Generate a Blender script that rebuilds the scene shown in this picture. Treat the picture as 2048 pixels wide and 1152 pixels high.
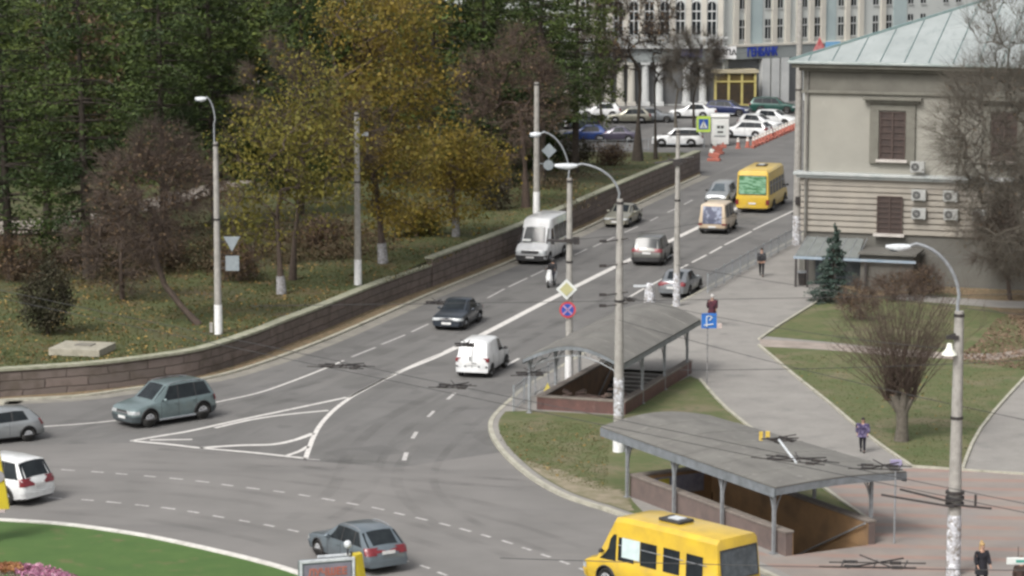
import bpy, bmesh, math, random
import numpy as np
from mathutils import Vector, Matrix
from mathutils.geometry import tessellate_polygon
random.seed(7); RNG = np.random.default_rng(7)
SC = bpy.context.scene; COL = SC.collection
for o in list(bpy.data.objects): bpy.data.objects.remove(o)
R = math.radians
# ---------------- camera ----------------
FPX = 5600.0; TH = math.atan(836/FPX); CH = 24.4
cT, sT = math.cos(TH), math.sin(TH)
cam = bpy.data.cameras.new('camera'); camo = bpy.data.objects.new('camera', cam); COL.objects.link(camo)
cam.sensor_width = 36; cam.lens = 36*FPX/2048; cam.clip_start = .5; cam.clip_end = 3000
camo.location = (0, 0, CH); camo.rotation_euler = (math.pi/2-TH, 0, 0); SC.camera = camo
# ---------------- light ----------------
SUN_EL, SUN_AZ = R(48), R(215)      # azimuth clockwise from +Y
w = bpy.data.worlds.new('World'); SC.world = w; w.use_nodes = True
nt = w.node_tree; bg = nt.nodes['Background']; sky = nt.nodes.new('ShaderNodeTexSky')
sky.sky_type = 'NISHITA'; sky.sun_disc = False; sky.sun_elevation = SUN_EL; sky.sun_rotation = SUN_AZ
sky.air_density = 1.0; sky.dust_density = 6.0; sky.ozone_density = 0.6
hs = nt.nodes.new('ShaderNodeHueSaturation'); hs.inputs['Saturation'].default_value = .22
nt.links.new(sky.outputs[0], hs.inputs['Color']); nt.links.new(hs.outputs[0], bg.inputs[0]); bg.inputs[1].default_value = 0.15
sl = bpy.data.lights.new('sun', 'SUN'); sl.energy = 1.4; sl.angle = R(14); sl.color = (1, .965, .91)
so = bpy.data.objects.new('sun', sl); COL.objects.link(so)
sd = Vector((math.sin(SUN_AZ)*math.cos(SUN_EL), math.cos(SUN_AZ)*math.cos(SUN_EL), math.sin(SUN_EL)))
so.rotation_euler = sd.to_track_quat('Z', 'Y').to_euler(); so.location = (0, 0, 60)
SC.render.engine = 'CYCLES'
SC.view_settings.view_transform = 'Standard'; SC.view_settings.look = 'None'; SC.view_settings.exposure = 0.38; SC.view_settings.gamma = 1
SC.cycles.pixel_filter_type = 'BLACKMAN_HARRIS'; SC.cycles.filter_width = 2.7
# ---------------- measuring helpers ----------------
def G(px, py, z=0.):                       # a place on the horizontal plane z
    u = px-1024; v = 576-py
    d = (u, FPX*cT+v*sT, -FPX*sT+v*cT); t = (z-CH)/d[2]
    return Vector((d[0]*t, d[1]*t, z))
def ZA(P, py):                             # height above a ground place
    v = 576-py
    return CH + P[1]*(v*cT-FPX*sT)/(FPX*cT+v*sT)
def PXM(P): return FPX/(P[1]*cT-(P[2]-CH)*sT)   # pixels per metre
def sst(x): x = max(0., min(1., x)); return x*x*(3-2*x)
def parkz(X, Y):
    h = 1.22+.36*sst((Y-152)/14.); r = 1-sst((Y-198)/50.)
    return h*r*1.0+.02
def GP(px, py):
    z = 1.2
    for _ in range(6):
        p = G(px, py, z); z = parkz(p.x, p.y)
    p.z = z; return p
def azv(a): return Vector((math.sin(a), math.cos(a), 0))
# ---------------- mesh builder ----------------
class MB:
    def __init__(s): s.v = []; s.f = []; s.m = []
    def add(s, vs, fs, mi=0):
        b = len(s.v); s.v += [tuple(v) for v in vs]
        for f in fs: s.f.append(tuple(b+i for i in f)); s.m.append(mi)
        return s
    def box(s, c, d, rz=0., mi=0, ry=0.):
        hx, hy, hz = d[0]/2, d[1]/2, d[2]/2
        M = Matrix.Translation(Vector(c)) @ Matrix.Rotation(rz, 4, 'Z') @ Matrix.Rotation(ry, 4, 'Y')
        vs = [M @ Vector((x, y, z)) for x in (-hx, hx) for y in (-hy, hy) for z in (-hz, hz)]
        return s.add(vs, [(0,1,3,2),(4,6,7,5),(0,4,5,1),(2,3,7,6),(0,2,6,4),(1,5,7,3)], mi)
    def b2(s, p, q, mi=0):
        return s.box([(p[i]+q[i])/2 for i in range(3)], [abs(q[i]-p[i]) for i in range(3)], 0, mi)
    def tube(s, pts, rad, n=8, mi=0, cap=True):
        pts = [Vector(p) for p in pts]
        if not hasattr(rad, '__len__'): rad = [rad]*len(pts)
        rings = []; ref = None
        for i, p in enumerate(pts):
            d = (pts[min(i+1, len(pts)-1)]-pts[max(i-1, 0)])
            if d.length < 1e-9: d = Vector((0, 0, 1))
            d.normalize()
            if ref is None: ref = Vector((1, 0, 0)) if abs(d.x) < .8 else Vector((0, 1, 0))
            a = (ref-d*ref.dot(d)); a = a.normalized() if a.length > 1e-6 else d.orthogonal().normalized(); ref = a; bb = d.cross(a)
            rings.append([p+(a*math.cos(2*math.pi*k/n)+bb*math.sin(2*math.pi*k/n))*rad[i] for k in range(n)])
        vs = [v for r in rings for v in r]; fs = []
        for i in range(len(pts)-1):
            for k in range(n): fs.append((i*n+k, i*n+(k+1) % n, (i+1)*n+(k+1) % n, (i+1)*n+k))
        if cap: fs.append(tuple(reversed(range(n)))); fs.append(tuple((len(pts)-1)*n+k for k in range(n)))
        return s.add(vs, fs, mi)
    def cyl(s, c, r, h, axis='z', n=16, mi=0, r2=None):
        a = {'x': Vector((1,0,0)), 'y': Vector((0,1,0)), 'z': Vector((0,0,1))}[axis]; c = Vector(c)
        return s.tube([c-a*h/2, c+a*h/2], [r, r if r2 is None else r2], n, mi)
    def ell(s, c, r, nu=12, nv=8, mi=0):
        vs = [(c[0], c[1], c[2]-r[2])]
        for j in range(1, nv):
            t = math.pi*j/nv
            for i in range(nu):
                a = 2*math.pi*i/nu; vs.append((c[0]+r[0]*math.sin(t)*math.cos(a), c[1]+r[1]*math.sin(t)*math.sin(a), c[2]-r[2]*math.cos(t)))
        vs.append((c[0], c[1], c[2]+r[2])); L = len(vs)-1; fs = []
        for i in range(nu): fs.append((0, 1+(i+1) % nu, 1+i)); fs.append((L, L-nu+i, L-nu+(i+1) % nu))
        for j in range(nv-2):
            for i in range(nu): a = 1+j*nu; fs.append((a+i, a+(i+1) % nu, a+nu+(i+1) % nu, a+nu+i))
        return s.add(vs, fs, mi)
    def prism(s, pts, z0, z1, mi=0):
        n = len(pts); ar = sum(pts[i][0]*pts[(i+1) % n][1]-pts[(i+1) % n][0]*pts[i][1] for i in range(n))
        if ar < 0: pts = pts[::-1]
        vs = [(p[0], p[1], z0) for p in pts]+[(p[0], p[1], z1) for p in pts]
        fs = [(i, (i+1) % n, n+(i+1) % n, n+i) for i in range(n)]+[tuple(reversed(range(n))), tuple(range(n, 2*n))]
        return s.add(vs, fs, mi)
    def grid(s, P, mi=0, flip=False):
        nu, nv = len(P), len(P[0]); vs = [p for r in P for p in r]; fs = []
        for i in range(nu-1):
            for j in range(nv-1):
                q = (i*nv+j, (i+1)*nv+j, (i+1)*nv+j+1, i*nv+j+1); fs.append(q[::-1] if flip else q)
        return s.add(vs, fs, mi)
    def build(s, name, mats, parent=None, smooth=False, world=False, bevel=0, sharp=35):
        me = bpy.data.meshes.new(name); vs = s.v
        if world and parent is not None:
            Mi = MW[parent.name].inverted(); vs = [tuple(Mi @ Vector(v)) for v in vs]
        me.from_pydata(vs, [], s.f)
        if not isinstance(mats, (list, tuple)): mats = [mats]
        for m in mats: me.materials.append(m)
        if len(mats) > 1: me.polygons.foreach_set('material_index', s.m)
        me.update()
        if smooth:
            me.polygons.foreach_set('use_smooth', [True]*len(me.polygons)); me.set_sharp_from_angle(angle=R(sharp))
        o = bpy.data.objects.new(name, me); COL.objects.link(o)
        if parent is not None: o.parent = parent
        if bevel:
            b = o.modifiers.new('bevel', 'BEVEL'); b.width = bevel; b.segments = 2; b.limit_method = 'ANGLE'; b.angle_limit = R(30); b.harden_normals = False
        return o
MW = {}
def tag(o, label=None, cat=None, group=None, kind=None):
    if label: o['label'] = label
    if cat: o['category'] = cat
    if group: o['group'] = group
    if kind: o['kind'] = kind
    return o
def thing(name, label, cat, loc=(0,0,0), rz=0., group=None, kind=None):
    o = bpy.data.objects.new(name, None); COL.objects.link(o); o.location = loc; o.rotation_euler = (0, 0, rz); o.empty_display_size = .3
    MW[o.name] = Matrix.Translation(Vector(loc)) @ Matrix.Rotation(rz, 4, 'Z'); tag(o, label, cat, group, kind); return o
def copy_tree(o, parent=None):
    c = o.copy(); COL.objects.link(c)
    if parent is not None: c.parent = parent
    for ch in list(o.children): copy_tree(ch, c)
    return c
# ---------------- materials ----------------
def mat(name, col, rough=.8, metal=0., col2=None, scale=3., amt=1., bump=0., bscale=None, coat=0., detail=6., lo=.35, hi=.65, spec=.5, coord='Object', stretch=None):
    m = bpy.data.materials.new(name); m.use_nodes = True; n = m.node_tree.nodes; l = m.node_tree.links; p = n['Principled BSDF']
    p.inputs['Base Color'].default_value = (*col, 1); p.inputs['Roughness'].default_value = rough; p.inputs['Metallic'].default_value = metal
    p.inputs['Coat Weight'].default_value = coat; p.inputs['Coat Roughness'].default_value = .08; p.inputs['Specular IOR Level'].default_value = spec
    tc = n.new('ShaderNodeTexCoord'); src = tc.outputs[coord]
    if stretch:
        mp = n.new('ShaderNodeMapping'); mp.inputs['Scale'].default_value = stretch; l.new(src, mp.inputs[0]); src = mp.outputs[0]
    if col2:
        t = n.new('ShaderNodeTexNoise'); t.inputs['Scale'].default_value = scale; t.inputs['Detail'].default_value = detail; t.inputs['Roughness'].default_value = .62
        l.new(src, t.inputs['Vector']); mr = n.new('ShaderNodeMapRange'); mr.inputs[1].default_value = lo; mr.inputs[2].default_value = hi; mr.inputs[4].default_value = amt
        l.new(t.outputs[0], mr.inputs[0]); mx = n.new('ShaderNodeMix'); mx.data_type = 'RGBA'; mx.inputs[6].default_value = (*col, 1); mx.inputs[7].default_value = (*col2, 1)
        l.new(mr.outputs[0], mx.inputs[0]); l.new(mx.outputs[2], p.inputs['Base Color']); m['mix'] = mx.name
    if bump:
        t2 = n.new('ShaderNodeTexNoise'); t2.inputs['Scale'].default_value = bscale or scale*6; t2.inputs['Detail'].default_value = 4; l.new(src, t2.inputs['Vector'])
        b = n.new('ShaderNodeBump'); b.inputs['Strength'].default_value = bump; b.inputs['Distance'].default_value = .03; l.new(t2.outputs[0], b.inputs['Height']); l.new(b.outputs[0], p.inputs['Normal'])
    return m
def over(m, col, scale, lo, hi, amt=1., stretch=None, detail=5., seed=0., wave=None, coord='Object', rot=0., tex=False):
    """lay one more noise-masked tone over the base colour (stains, bare patches, wear)"""
    n = m.node_tree.nodes; l = m.node_tree.links; p = n['Principled BSDF']; inp = p.inputs['Base Color']
    prev = inp.links[0].from_socket if inp.links else None
    tc = n.new('ShaderNodeTexCoord'); mp = n.new('ShaderNodeMapping'); mp.inputs['Scale'].default_value = stretch or (1,1,1); mp.inputs['Location'].default_value = (seed, seed*.7, 0); mp.inputs['Rotation'].default_value = (0, 0, rot)
    if tex: mp.vector_type = 'TEXTURE'
    l.new(tc.outputs[coord], mp.inputs[0])
    if wave:
        t = n.new('ShaderNodeTexWave'); t.inputs['Scale'].default_value = scale; t.inputs['Distortion'].default_value = wave[0]; t.inputs['Detail'].default_value = 2; t.inputs['Detail Scale'].default_value = .6; t.bands_direction = wave[1]; out = t.outputs['Fac']
    else:
        t = n.new('ShaderNodeTexNoise'); t.inputs['Scale'].default_value = scale; t.inputs['Detail'].default_value = detail; out = t.outputs[0]
    l.new(mp.outputs[0], t.inputs['Vector'])
    mr = n.new('ShaderNodeMapRange'); mr.inputs[1].default_value = lo; mr.inputs[2].default_value = hi; mr.inputs[4].default_value = amt; l.new(out, mr.inputs[0])
    mx = n.new('ShaderNodeMix'); mx.data_type = 'RGBA'; mx.inputs[7].default_value = (*col, 1); l.new(mr.outputs[0], mx.inputs[0])
    if prev: l.new(prev, mx.inputs[6])
    else: mx.inputs[6].default_value = inp.default_value
    l.new(mx.outputs[2], inp); return m
def leafmat(name, c1, c2, c3, sc=.35, trans=.25):
    m = bpy.data.materials.new(name); m.use_nodes = True; n = m.node_tree.nodes; l = m.node_tree.links; p = n['Principled BSDF']
    p.inputs['Roughness'].default_value = .65; p.inputs['Specular IOR Level'].default_value = .25
    ge = n.new('ShaderNodeNewGeometry'); tc = n.new('ShaderNodeTexCoord'); t = n.new('ShaderNodeTexNoise'); t.inputs['Scale'].default_value = sc; t.inputs['Detail'].default_value = 3
    l.new(tc.outputs['Object'], t.inputs['Vector']); mr = n.new('ShaderNodeMapRange'); mr.inputs[1].default_value = .38; mr.inputs[2].default_value = .62; l.new(t.outputs[0], mr.inputs[0])
    a = n.new('ShaderNodeMix'); a.data_type = 'RGBA'; a.inputs[6].default_value = (*c1, 1); a.inputs[7].default_value = (*c2, 1); l.new(mr.outputs[0], a.inputs[0])
    r2 = n.new('ShaderNodeMapRange'); r2.inputs[1].default_value = .45; r2.inputs[2].default_value = 1; r2.inputs[4].default_value = .85; l.new(ge.outputs['Random Per Island'], r2.inputs[0])
    b = n.new('ShaderNodeMix'); b.data_type = 'RGBA'; b.inputs[7].default_value = (*c3, 1); l.new(a.outputs[2], b.inputs[6]); l.new(r2.outputs[0], b.inputs[0]); l.new(b.outputs[2], p.inputs['Base Color'])
    tr = n.new('ShaderNodeBsdfTranslucent'); l.new(b.outputs[2], tr.inputs[0]); ms = n.new('ShaderNodeMixShader'); ms.inputs[0].default_value = trans
    l.new(p.outputs[0], ms.inputs[1]); l.new(tr.outputs[0], ms.inputs[2]); l.new(ms.outputs[0], n['Material Output'].inputs[0]); return m
asph = mat('asphalt', (.115,.112,.107), .88, col2=(.145,.141,.136), scale=.22, bump=.25, bscale=14)
over(asph, (.105,.102,.1), .5, .52, .75, .6, stretch=(.25,1.2,1), seed=3); over(asph, (.20,.19,.18), 1.7, .6, .8, .35, stretch=(.3,1,1), seed=8)
over(asph, (.08,.078,.076), .09, .55, .7, .35, seed=15); over(asph, (.2,.195,.19), 11., .5, .75, .3, seed=5)
for q_, (c_, sc_, lo_, hi_, am_) in enumerate((((.09,.088,.084), .55, .53, .7, .5), ((.175,.168,.16), .8, .56, .72, .45), ((.08,.078,.075), 1.6, .62, .72, .3))): over(asph, c_, sc_, lo_, hi_, am_, stretch=(14., .9, 1), rot=math.radians(72), tex=True, seed=q_*7., detail=3)
over(asph, (.07,.068,.066), .35, .6, .62, .3, seed=31, detail=1); over(asph, (.16,.155,.15), .27, .62, .635, .3, seed=51, detail=1)
asph2 = mat('worn roundabout asphalt', (.15,.144,.137), .88, col2=(.18,.172,.164), scale=.25, bump=.25, bscale=14)  # asph2: lighter tone than the main road asphalt
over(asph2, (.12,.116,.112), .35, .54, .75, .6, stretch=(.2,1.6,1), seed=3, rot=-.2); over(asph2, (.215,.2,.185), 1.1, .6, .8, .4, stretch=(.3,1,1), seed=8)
pave = mat('walkway asphalt', (.255,.243,.225), .9, col2=(.21,.2,.187), scale=.5, bump=.2, bscale=20)
over(pave, (.16,.155,.148), .7, .55, .75, .7, seed=2); over(pave, (.36,.34,.31), 6, .55, .75, .3, seed=9)
plaza = mat('plaza concrete', (.25,.215,.19), .9, col2=(.205,.18,.165), scale=.6, bump=.2, bscale=20)
over(plaza, (.29,.165,.13), .19, .55, 1., .55, wave=(1.2,'Y'), rot=.1); over(plaza, (.22,.2,.19), .5, .5, .7, .7, seed=4)
gnd = mat('ground soil', (.09,.085,.06), .95, col2=(.13,.125,.11), scale=.05, bump=.2, bscale=3)
lawn = mat('park lawn', (.052,.07,.02), .95, col2=(.07,.075,.024), scale=.35, bump=.6, bscale=9)
over(lawn, (.10,.065,.032), .55, .5, .68, .75, seed=3); over(lawn, (.045,.06,.018), 1.6, .5, .7, .6, seed=6); over(lawn, (.17,.11,.035), 5., .62, .74, .6, seed=11); over(lawn, (.06,.045,.03), .12, .5, .62, .55, seed=21)
grassm = mat('grass', (.075,.095,.032), .95, col2=(.115,.112,.05), scale=.6, bump=.6, bscale=12)
over(grassm, (.16,.135,.085), .4, .5, .68, .8, seed=13); over(grassm, (.045,.085,.018), 2.2, .5, .7, .6, seed=6); over(grassm, (.2,.15,.06), 7, .64, .74, .5, seed=5)
lushm = mat('island turf', (.048,.10,.02), .95, col2=(.06,.115,.024), scale=.8, bump=.5, bscale=14); over(lushm, (.13,.11,.05), 1.2, .58, .74, .7, seed=2)
sandm = mat('bare earth', (.26,.22,.16), .95, col2=(.15,.14,.08), scale=1.6, bump=.5, bscale=10)
leafyg = mat('leaf covered earth', (.19,.13,.075), .95, col2=(.12,.1,.055), scale=2.2, bump=.6, bscale=10); over(leafyg, (.33,.24,.15), 5, .55, .7, .7, seed=4)
kerbm = mat('kerb stone', (.42,.40,.33), .85, col2=(.3,.29,.24), scale=3, bump=.3); over(kerbm, (.2,.2,.15), 1.3, .55, .7, .6)
wkerb = mat('white kerb', (.66,.64,.60), .8, col2=(.45,.43,.40), scale=2.5)
paint = mat('road paint', (.62,.60,.57), .75, col2=(.46,.44,.42), scale=3., lo=.42, hi=.7); over(paint, (.2,.195,.19), 6, .62, .72, .6)
fpaint = mat('worn road paint', (.47,.455,.44), .8, col2=(.27,.262,.255), scale=5., lo=.4, hi=.7)
capm = mat('wall cap stone', (.33,.32,.25), .9, col2=(.2,.21,.14), scale=2.2, bump=.3)
conc = mat('pole concrete', (.34,.325,.30), .85, col2=(.25,.24,.22), scale=4, bump=.2); over(conc, (.18,.17,.16), 2.2, .6, .7, .6, stretch=(1,1,.4))
whitew = mat('whitewash', (.78,.78,.78), .7, col2=(.6,.6,.6), scale=5)
chipw = mat('chipped silver paint', (.46,.47,.50), .6, col2=(.22,.2,.18), scale=7, lo=.45, hi=.6); over(chipw, (.75,.76,.8), 5, .56, .62, .9)
galv = mat('galvanised steel', (.33,.35,.37), .5, .4, col2=(.24,.25,.26), scale=6)
darkm = mat('dark metal', (.03,.03,.033), .6, .3, col2=(.06,.05,.045), scale=10)
rust = mat('rusty iron', (.10,.055,.04), .85, .1, col2=(.05,.04,.035), scale=8)
lampw = mat('lamp shell white', (.6,.63,.65), .4, col2=(.45,.47,.49), scale=6)
glass = mat('dark glass', (.012,.015,.018), .1, spec=.22, col2=(.022,.027,.03), scale=2.)
clearg = mat('grey glass', (.10,.12,.135), .12, spec=.6, col2=(.05,.065,.075), scale=3.)
tyrem = mat('tyre rubber', (.018,.018,.018), .85, col2=(.035,.033,.03), scale=6)
rimm = mat('alloy rim', (.42,.43,.44), .6, 0., col2=(.25,.25,.26), scale=12)
blackp = mat('black plastic', (.025,.025,.027), .6, col2=(.045,.044,.043), scale=7)
redl = mat('tail light red', (.2,.018,.025), .3, coat=.3, col2=(.12,.012,.016), scale=9)
headl = mat('headlight glass', (.5,.52,.52), .15, coat=.8, col2=(.28,.3,.31), scale=12)
platem = mat('number plate', (.7,.7,.68), .5, col2=(.55,.55,.55), scale=9)
def tracks():
    m = bpy.data.materials.new('tyre mark'); m.use_nodes = True; n = m.node_tree.nodes; l = m.node_tree.links; p = n['Principled BSDF']; p.inputs['Base Color'].default_value = (.05, .049, .047, 1); p.inputs['Roughness'].default_value = .8
    tc = n.new('ShaderNodeTexCoord'); t = n.new('ShaderNodeTexNoise'); t.inputs['Scale'].default_value = .45; t.inputs['Detail'].default_value = 6; l.new(tc.outputs['Object'], t.inputs['Vector']); mr = n.new('ShaderNodeMapRange'); mr.inputs[1].default_value = .4; mr.inputs[2].default_value = .7; mr.inputs[4].default_value = .13; l.new(t.outputs[0], mr.inputs[0]); l.new(mr.outputs[0], p.inputs['Alpha']); return m
trackm = tracks()
def carp(name, c, metal=.35, rough=.32):
    d = tuple(x*.78+.012 for x in c); m = mat(name, c, rough, metal, col2=d, scale=1.6, coat=.6); return over(m, (.16,.145,.125), 1.1, .58, .8, .35, seed=3)
# ---------------- leaves, trunks and trees ----------------
def quads_obj(name, C, S, m, parent=None, flat=0., asp=.6, rng=RNG, nrm=None):
    n = len(C); C = np.asarray(C, float); S = np.asarray(S, float).reshape(-1, 1)
    a = rng.normal(size=(n, 3)); a[:, 2] *= (1-flat); a /= np.linalg.norm(a, axis=1)[:, None]+1e-9
    b = rng.normal(size=(n, 3)); b[:, 2] *= (1-flat); b -= a*np.sum(a*b, 1)[:, None]; b /= np.linalg.norm(b, axis=1)[:, None]+1e-9
    V = np.empty((n, 4, 3)); V[:, 0] = C-a*S; V[:, 1] = C-b*S*asp; V[:, 2] = C+a*S; V[:, 3] = C+b*S*asp
    me = bpy.data.meshes.new(name); me.vertices.add(4*n); me.vertices.foreach_set('co', V.reshape(-1).astype(np.float32))
    me.loops.add(4*n); me.loops.foreach_set('vertex_index', np.arange(4*n, dtype=np.int32))
    me.polygons.add(n); me.polygons.foreach_set('loop_start', np.arange(0, 4*n, 4, dtype=np.int32)); me.polygons.foreach_set('loop_total', np.full(n, 4, np.int32))
    me.materials.append(m); me.update(calc_edges=True); o = bpy.data.objects.new(name, me); COL.objects.link(o)
    if parent is not None: o.parent = parent
    return o
def grow(trunk, tips, rng, wob=.12):
    """trunk: list of points, tips: cluster centres -> nodes, parent index"""
    N = [np.array(p, float) for p in trunk]; par = [-1]+list(range(len(trunk)-1)); nt0 = len(trunk); top = N[-1]
    order = np.argsort([np.linalg.norm(t-top) for t in tips]); tipidx = []
    for k in order:
        t = tips[k]; A = np.array(N); d = A-t; dist = np.sqrt((d**2).sum(1)); ix = np.arange(len(A))
        cost = dist+np.where(ix < max(1, int(nt0*.55)), 50, 0)+np.maximum(0, A[:, 2]-t[2])*.9
        j = int(np.argmin(cost)); p0 = N[j]; L = dist[j]
        if L > .5:
            steps = 2 if L > 1.6 else 1; last = j
            for q in range(1, steps+1):
                f = q/(steps+1); mid = p0+(t-p0)*f+rng.normal(size=3)*L*wob*.5+np.array([0, 0, L*.07*math.sin(math.pi*f)])
                N.append(mid); par.append(last); last = len(N)-1
            N.append(t); par.append(last)
        else: N.append(t); par.append(j)
        tipidx.append(len(N)-1)
    return N, par
def limbs(N, par, rt, rtip, mb, pw=.5, nmin=3):
    n = len(N); cnt = np.ones(n)
    for i in range(n-1, 0, -1): cnt[par[i]] += cnt[i]
    rad = rtip*cnt**pw; rad *= 1.0; sc = rt/rad[0]; rad = np.maximum(rtip, rad*(sc if sc < 1 else 1)); rad[0] = rt*1.25
    for i in range(1, n):
        r0, r1 = min(rad[par[i]], rad[i]*1.5), rad[i]
        if par[i] < 1: r0 = rad[0]
        mb.tube([N[par[i]], N[i]], [r0, r1], 6 if r1 > .06 else (4 if r1 > .03 else 3), 0, False)
    return rad
def blob(rng, c, r, n, shell=.45):
    d = rng.normal(size=(n, 3)); d /= np.linalg.norm(d, axis=1)[:, None]; u = rng.random(n)**(1/3.)*(1-shell)+shell*rng.random(n)**.3
    return np.array(c)+d*np.array(r)*u[:, None]
def tree(name, label, base, trunk, blobs, leaf, leafm, bark, rt=.2, rtip=.012, twigs=0, seed=1, group=None, cat='tree', wash=None, parts=('trunk', 'crown'), tw_len=.7, leaf_flat=0., par=None):
    """blobs: (cx,cy,cz,rx,ry,rz,n tips) relative to base; leaf: (leaves per tip, size, spread)"""
    rng = np.random.default_rng(seed); t = thing(name, label, cat, base, 0, group)
    tips = np.concatenate([blob(rng, b[:3], b[3:6], b[6]) for b in blobs]); mb = MB(); N, pr = grow(trunk, tips, rng)
    limbs(N, pr, rt, rtip, mb, .42)
    if twigs:
        N = np.array(N); src = N[len(trunk):]; ks = rng.integers(0, len(src), twigs); ctr = tips.mean(0)
        for k in ks:
            p = src[k]; d = (p-ctr); d = d/(np.linalg.norm(d)+1e-6)+rng.normal(size=3)*.7+np.array([0, 0, .35]); d /= np.linalg.norm(d); L = tw_len*(.5+rng.random())
            q = p+d*L*.55+rng.normal(size=3)*.04; mb.tube([p, q, p+d*L+rng.normal(size=3)*.12*L], [rtip*.8, rtip*.6, rtip*.3], 3, 0, False)
    mb.build(parts[0], bark, t, smooth=True, sharp=80)
    if wash:
        zt, m = wash; m2 = MB(); p0 = Vector(trunk[0]); p1 = Vector(trunk[1]); d = (p1-p0); f = zt/max(d.z, .1); m2.tube([p0, p0+d*min(f, 1)], [rt*1.25+.012, rt*1.05+.012], 10); m2.build('whitewash_band', m, t, smooth=True)
    if leaf and leaf[0] > 0:
        k, sz, sg = leaf; C = np.repeat(tips, k, 0)+rng.normal(size=(len(tips)*k, 3))*np.array([sg, sg, sg*.75]); S = sz*(.35+1.15*rng.random(len(C))**1.5)
        quads_obj(parts[1], C, S, leafm, t, leaf_flat, .65, rng)
    return t
def conifer(name, label, base, h, rad, z0, leafm, bark, rt=.25, seed=1, group=None, whorls=14, per=6, k=42, size=.3, droop=.12, pad=.34, up=.0, shape=1., flat=.5, top=.12, cat='tree'):
    rng = np.random.default_rng(seed); t = thing(name, label, cat, base, 0, group); mb = MB(); C = []
    lean = rng.normal(size=2)*.02*h
    axis = lambda z: np.array([lean[0]*z/h, lean[1]*z/h, z]); mb.tube([axis(h*q/6.) for q in range(7)], [rt*(1-.14*q) for q in range(7)], 8)
    for i in range(whorls):
        f = i/(whorls-1.); z = z0+(h*.97-z0)*f; prof = (max(0, 1-f)**shape*(1-top)+top)*(.8+.4*rng.random())
        if f < .12: prof *= .8
        for j in range(per if f < .8 else max(3, per-2)):
            a = 2*math.pi*(j+rng.random()*.9)/per+i*1.1; L = rad*prof*(.65+.55*rng.random()); d = np.array([math.cos(a), math.sin(a), 0]); p = axis(z+rng.normal()*.15)
            pts = [p, p+d*L*.5+np.array([0, 0, (up-droop*.3)*L]), p+d*L+np.array([0, 0, (up-droop)*L])]
            mb.tube(pts, [rt*.28*(1-f*.6)+.01, .025, .01], 4, 0, False)
            n = int(k*(.35+L/rad)); u = .25+.78*rng.random(n)**.7; q = np.array([(1-x)*pts[0]+x*pts[2] for x in u]); wd = L*.26*(1.15-u*.7)
            side = np.array([-d[1], d[0], 0]); q = q+side*(rng.normal(size=n)*wd)[:, None]+np.array([0, 0, 1])*(rng.normal(size=n)*pad*.4-droop*np.abs(rng.normal(size=n))*.5)[:, None]; C.append(q)
    C = np.concatenate(C); mb.build('trunk', bark, t, smooth=True, sharp=80)
    quads_obj('crown', C, size*(.55+.8*rng.random(len(C))), leafm, t, flat, .38, rng); return t
yell = leafmat('yellow maple leaves', (.21,.155,.028), (.13,.12,.026), (.25,.175,.035), .4)
yelg = leafmat('yellow green leaves', (.17,.15,.028), (.10,.10,.025), (.22,.19,.04), .5)
orng = leafmat('russet leaves', (.13,.085,.055), (.085,.062,.045), (.18,.12,.06), .6)
pinel = leafmat('dark pine needles', (.027,.046,.016), (.075,.105,.024), (.022,.036,.014), .2, .12)
pine2 = leafmat('mid pine needles', (.04,.062,.018), (.115,.145,.032), (.03,.044,.016), .18, .12)
firl = leafmat('blue spruce needles', (.06,.095,.078), (.09,.125,.105), (.04,.065,.055), 1., .1)
bushl = leafmat('dark shrub leaves', (.035,.036,.02), (.055,.048,.028), (.028,.026,.016), .8, .1)
barkd = mat('dark bark', (.06,.048,.038), .95, col2=(.035,.028,.022), scale=5, bump=.6)
barkb = mat('brown bark', (.095,.07,.055), .95, col2=(.06,.045,.036), scale=5, bump=.6)
barkr = mat('reddish twigs', (.11,.078,.06), .95, col2=(.07,.052,.042), scale=5, bump=.4)
barkg = mat('grey bark', (.13,.115,.095), .95, col2=(.08,.07,.055), scale=5, bump=.6)
barkw = mat('faded whitewash on bark', (.36,.36,.38), .9, col2=(.16,.15,.14), scale=6)
# ---------------- setting ----------------
def crv(P, n=6):
    P = [Vector(p) for p in P]; out = []
    for i in range(len(P)-1):
        p0 = P[max(i-1, 0)]; p1 = P[i]; p2 = P[i+1]; p3 = P[min(i+2, len(P)-1)]
        for k in range(n):
            t = k/n; out.append(.5*((2*p1)+(-p0+p2)*t+(2*p0-5*p1+4*p2-p3)*t*t+(-p0+3*p1-3*p2+p3)*t**3))
    out.append(P[-1]); return out
def gp(L, z=0.): return [G(x, y, z) for x, y in L]
def sheet(name, pts, z, m, holes=(), kind='structure'):
    loops = [[Vector((p[0], p[1], 0)) for p in pts]]+[[Vector((p[0], p[1], 0)) for p in h] for h in holes]
    tris = tessellate_polygon(loops); V = [(p.x, p.y, z) for lp in loops for p in lp]; mb = MB(); fs = []
    for t in tris:
        a, b, c = (Vector(V[i]) for i in t); fs.append(t if (b-a).cross(c-a).z > 0 else t[::-1])
    mb.add(V, fs); o = mb.build(name, m); tag(o, kind=kind); return o
def offs(P, d):
    out = []
    for i, p in enumerate(P):
        t = (P[min(i+1, len(P)-1)]-P[max(i-1, 0)]); t.z = 0; t.normalize(); out.append(Vector((p.x-t.y*d, p.y+t.x*d, p.z)))
    return out
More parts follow.
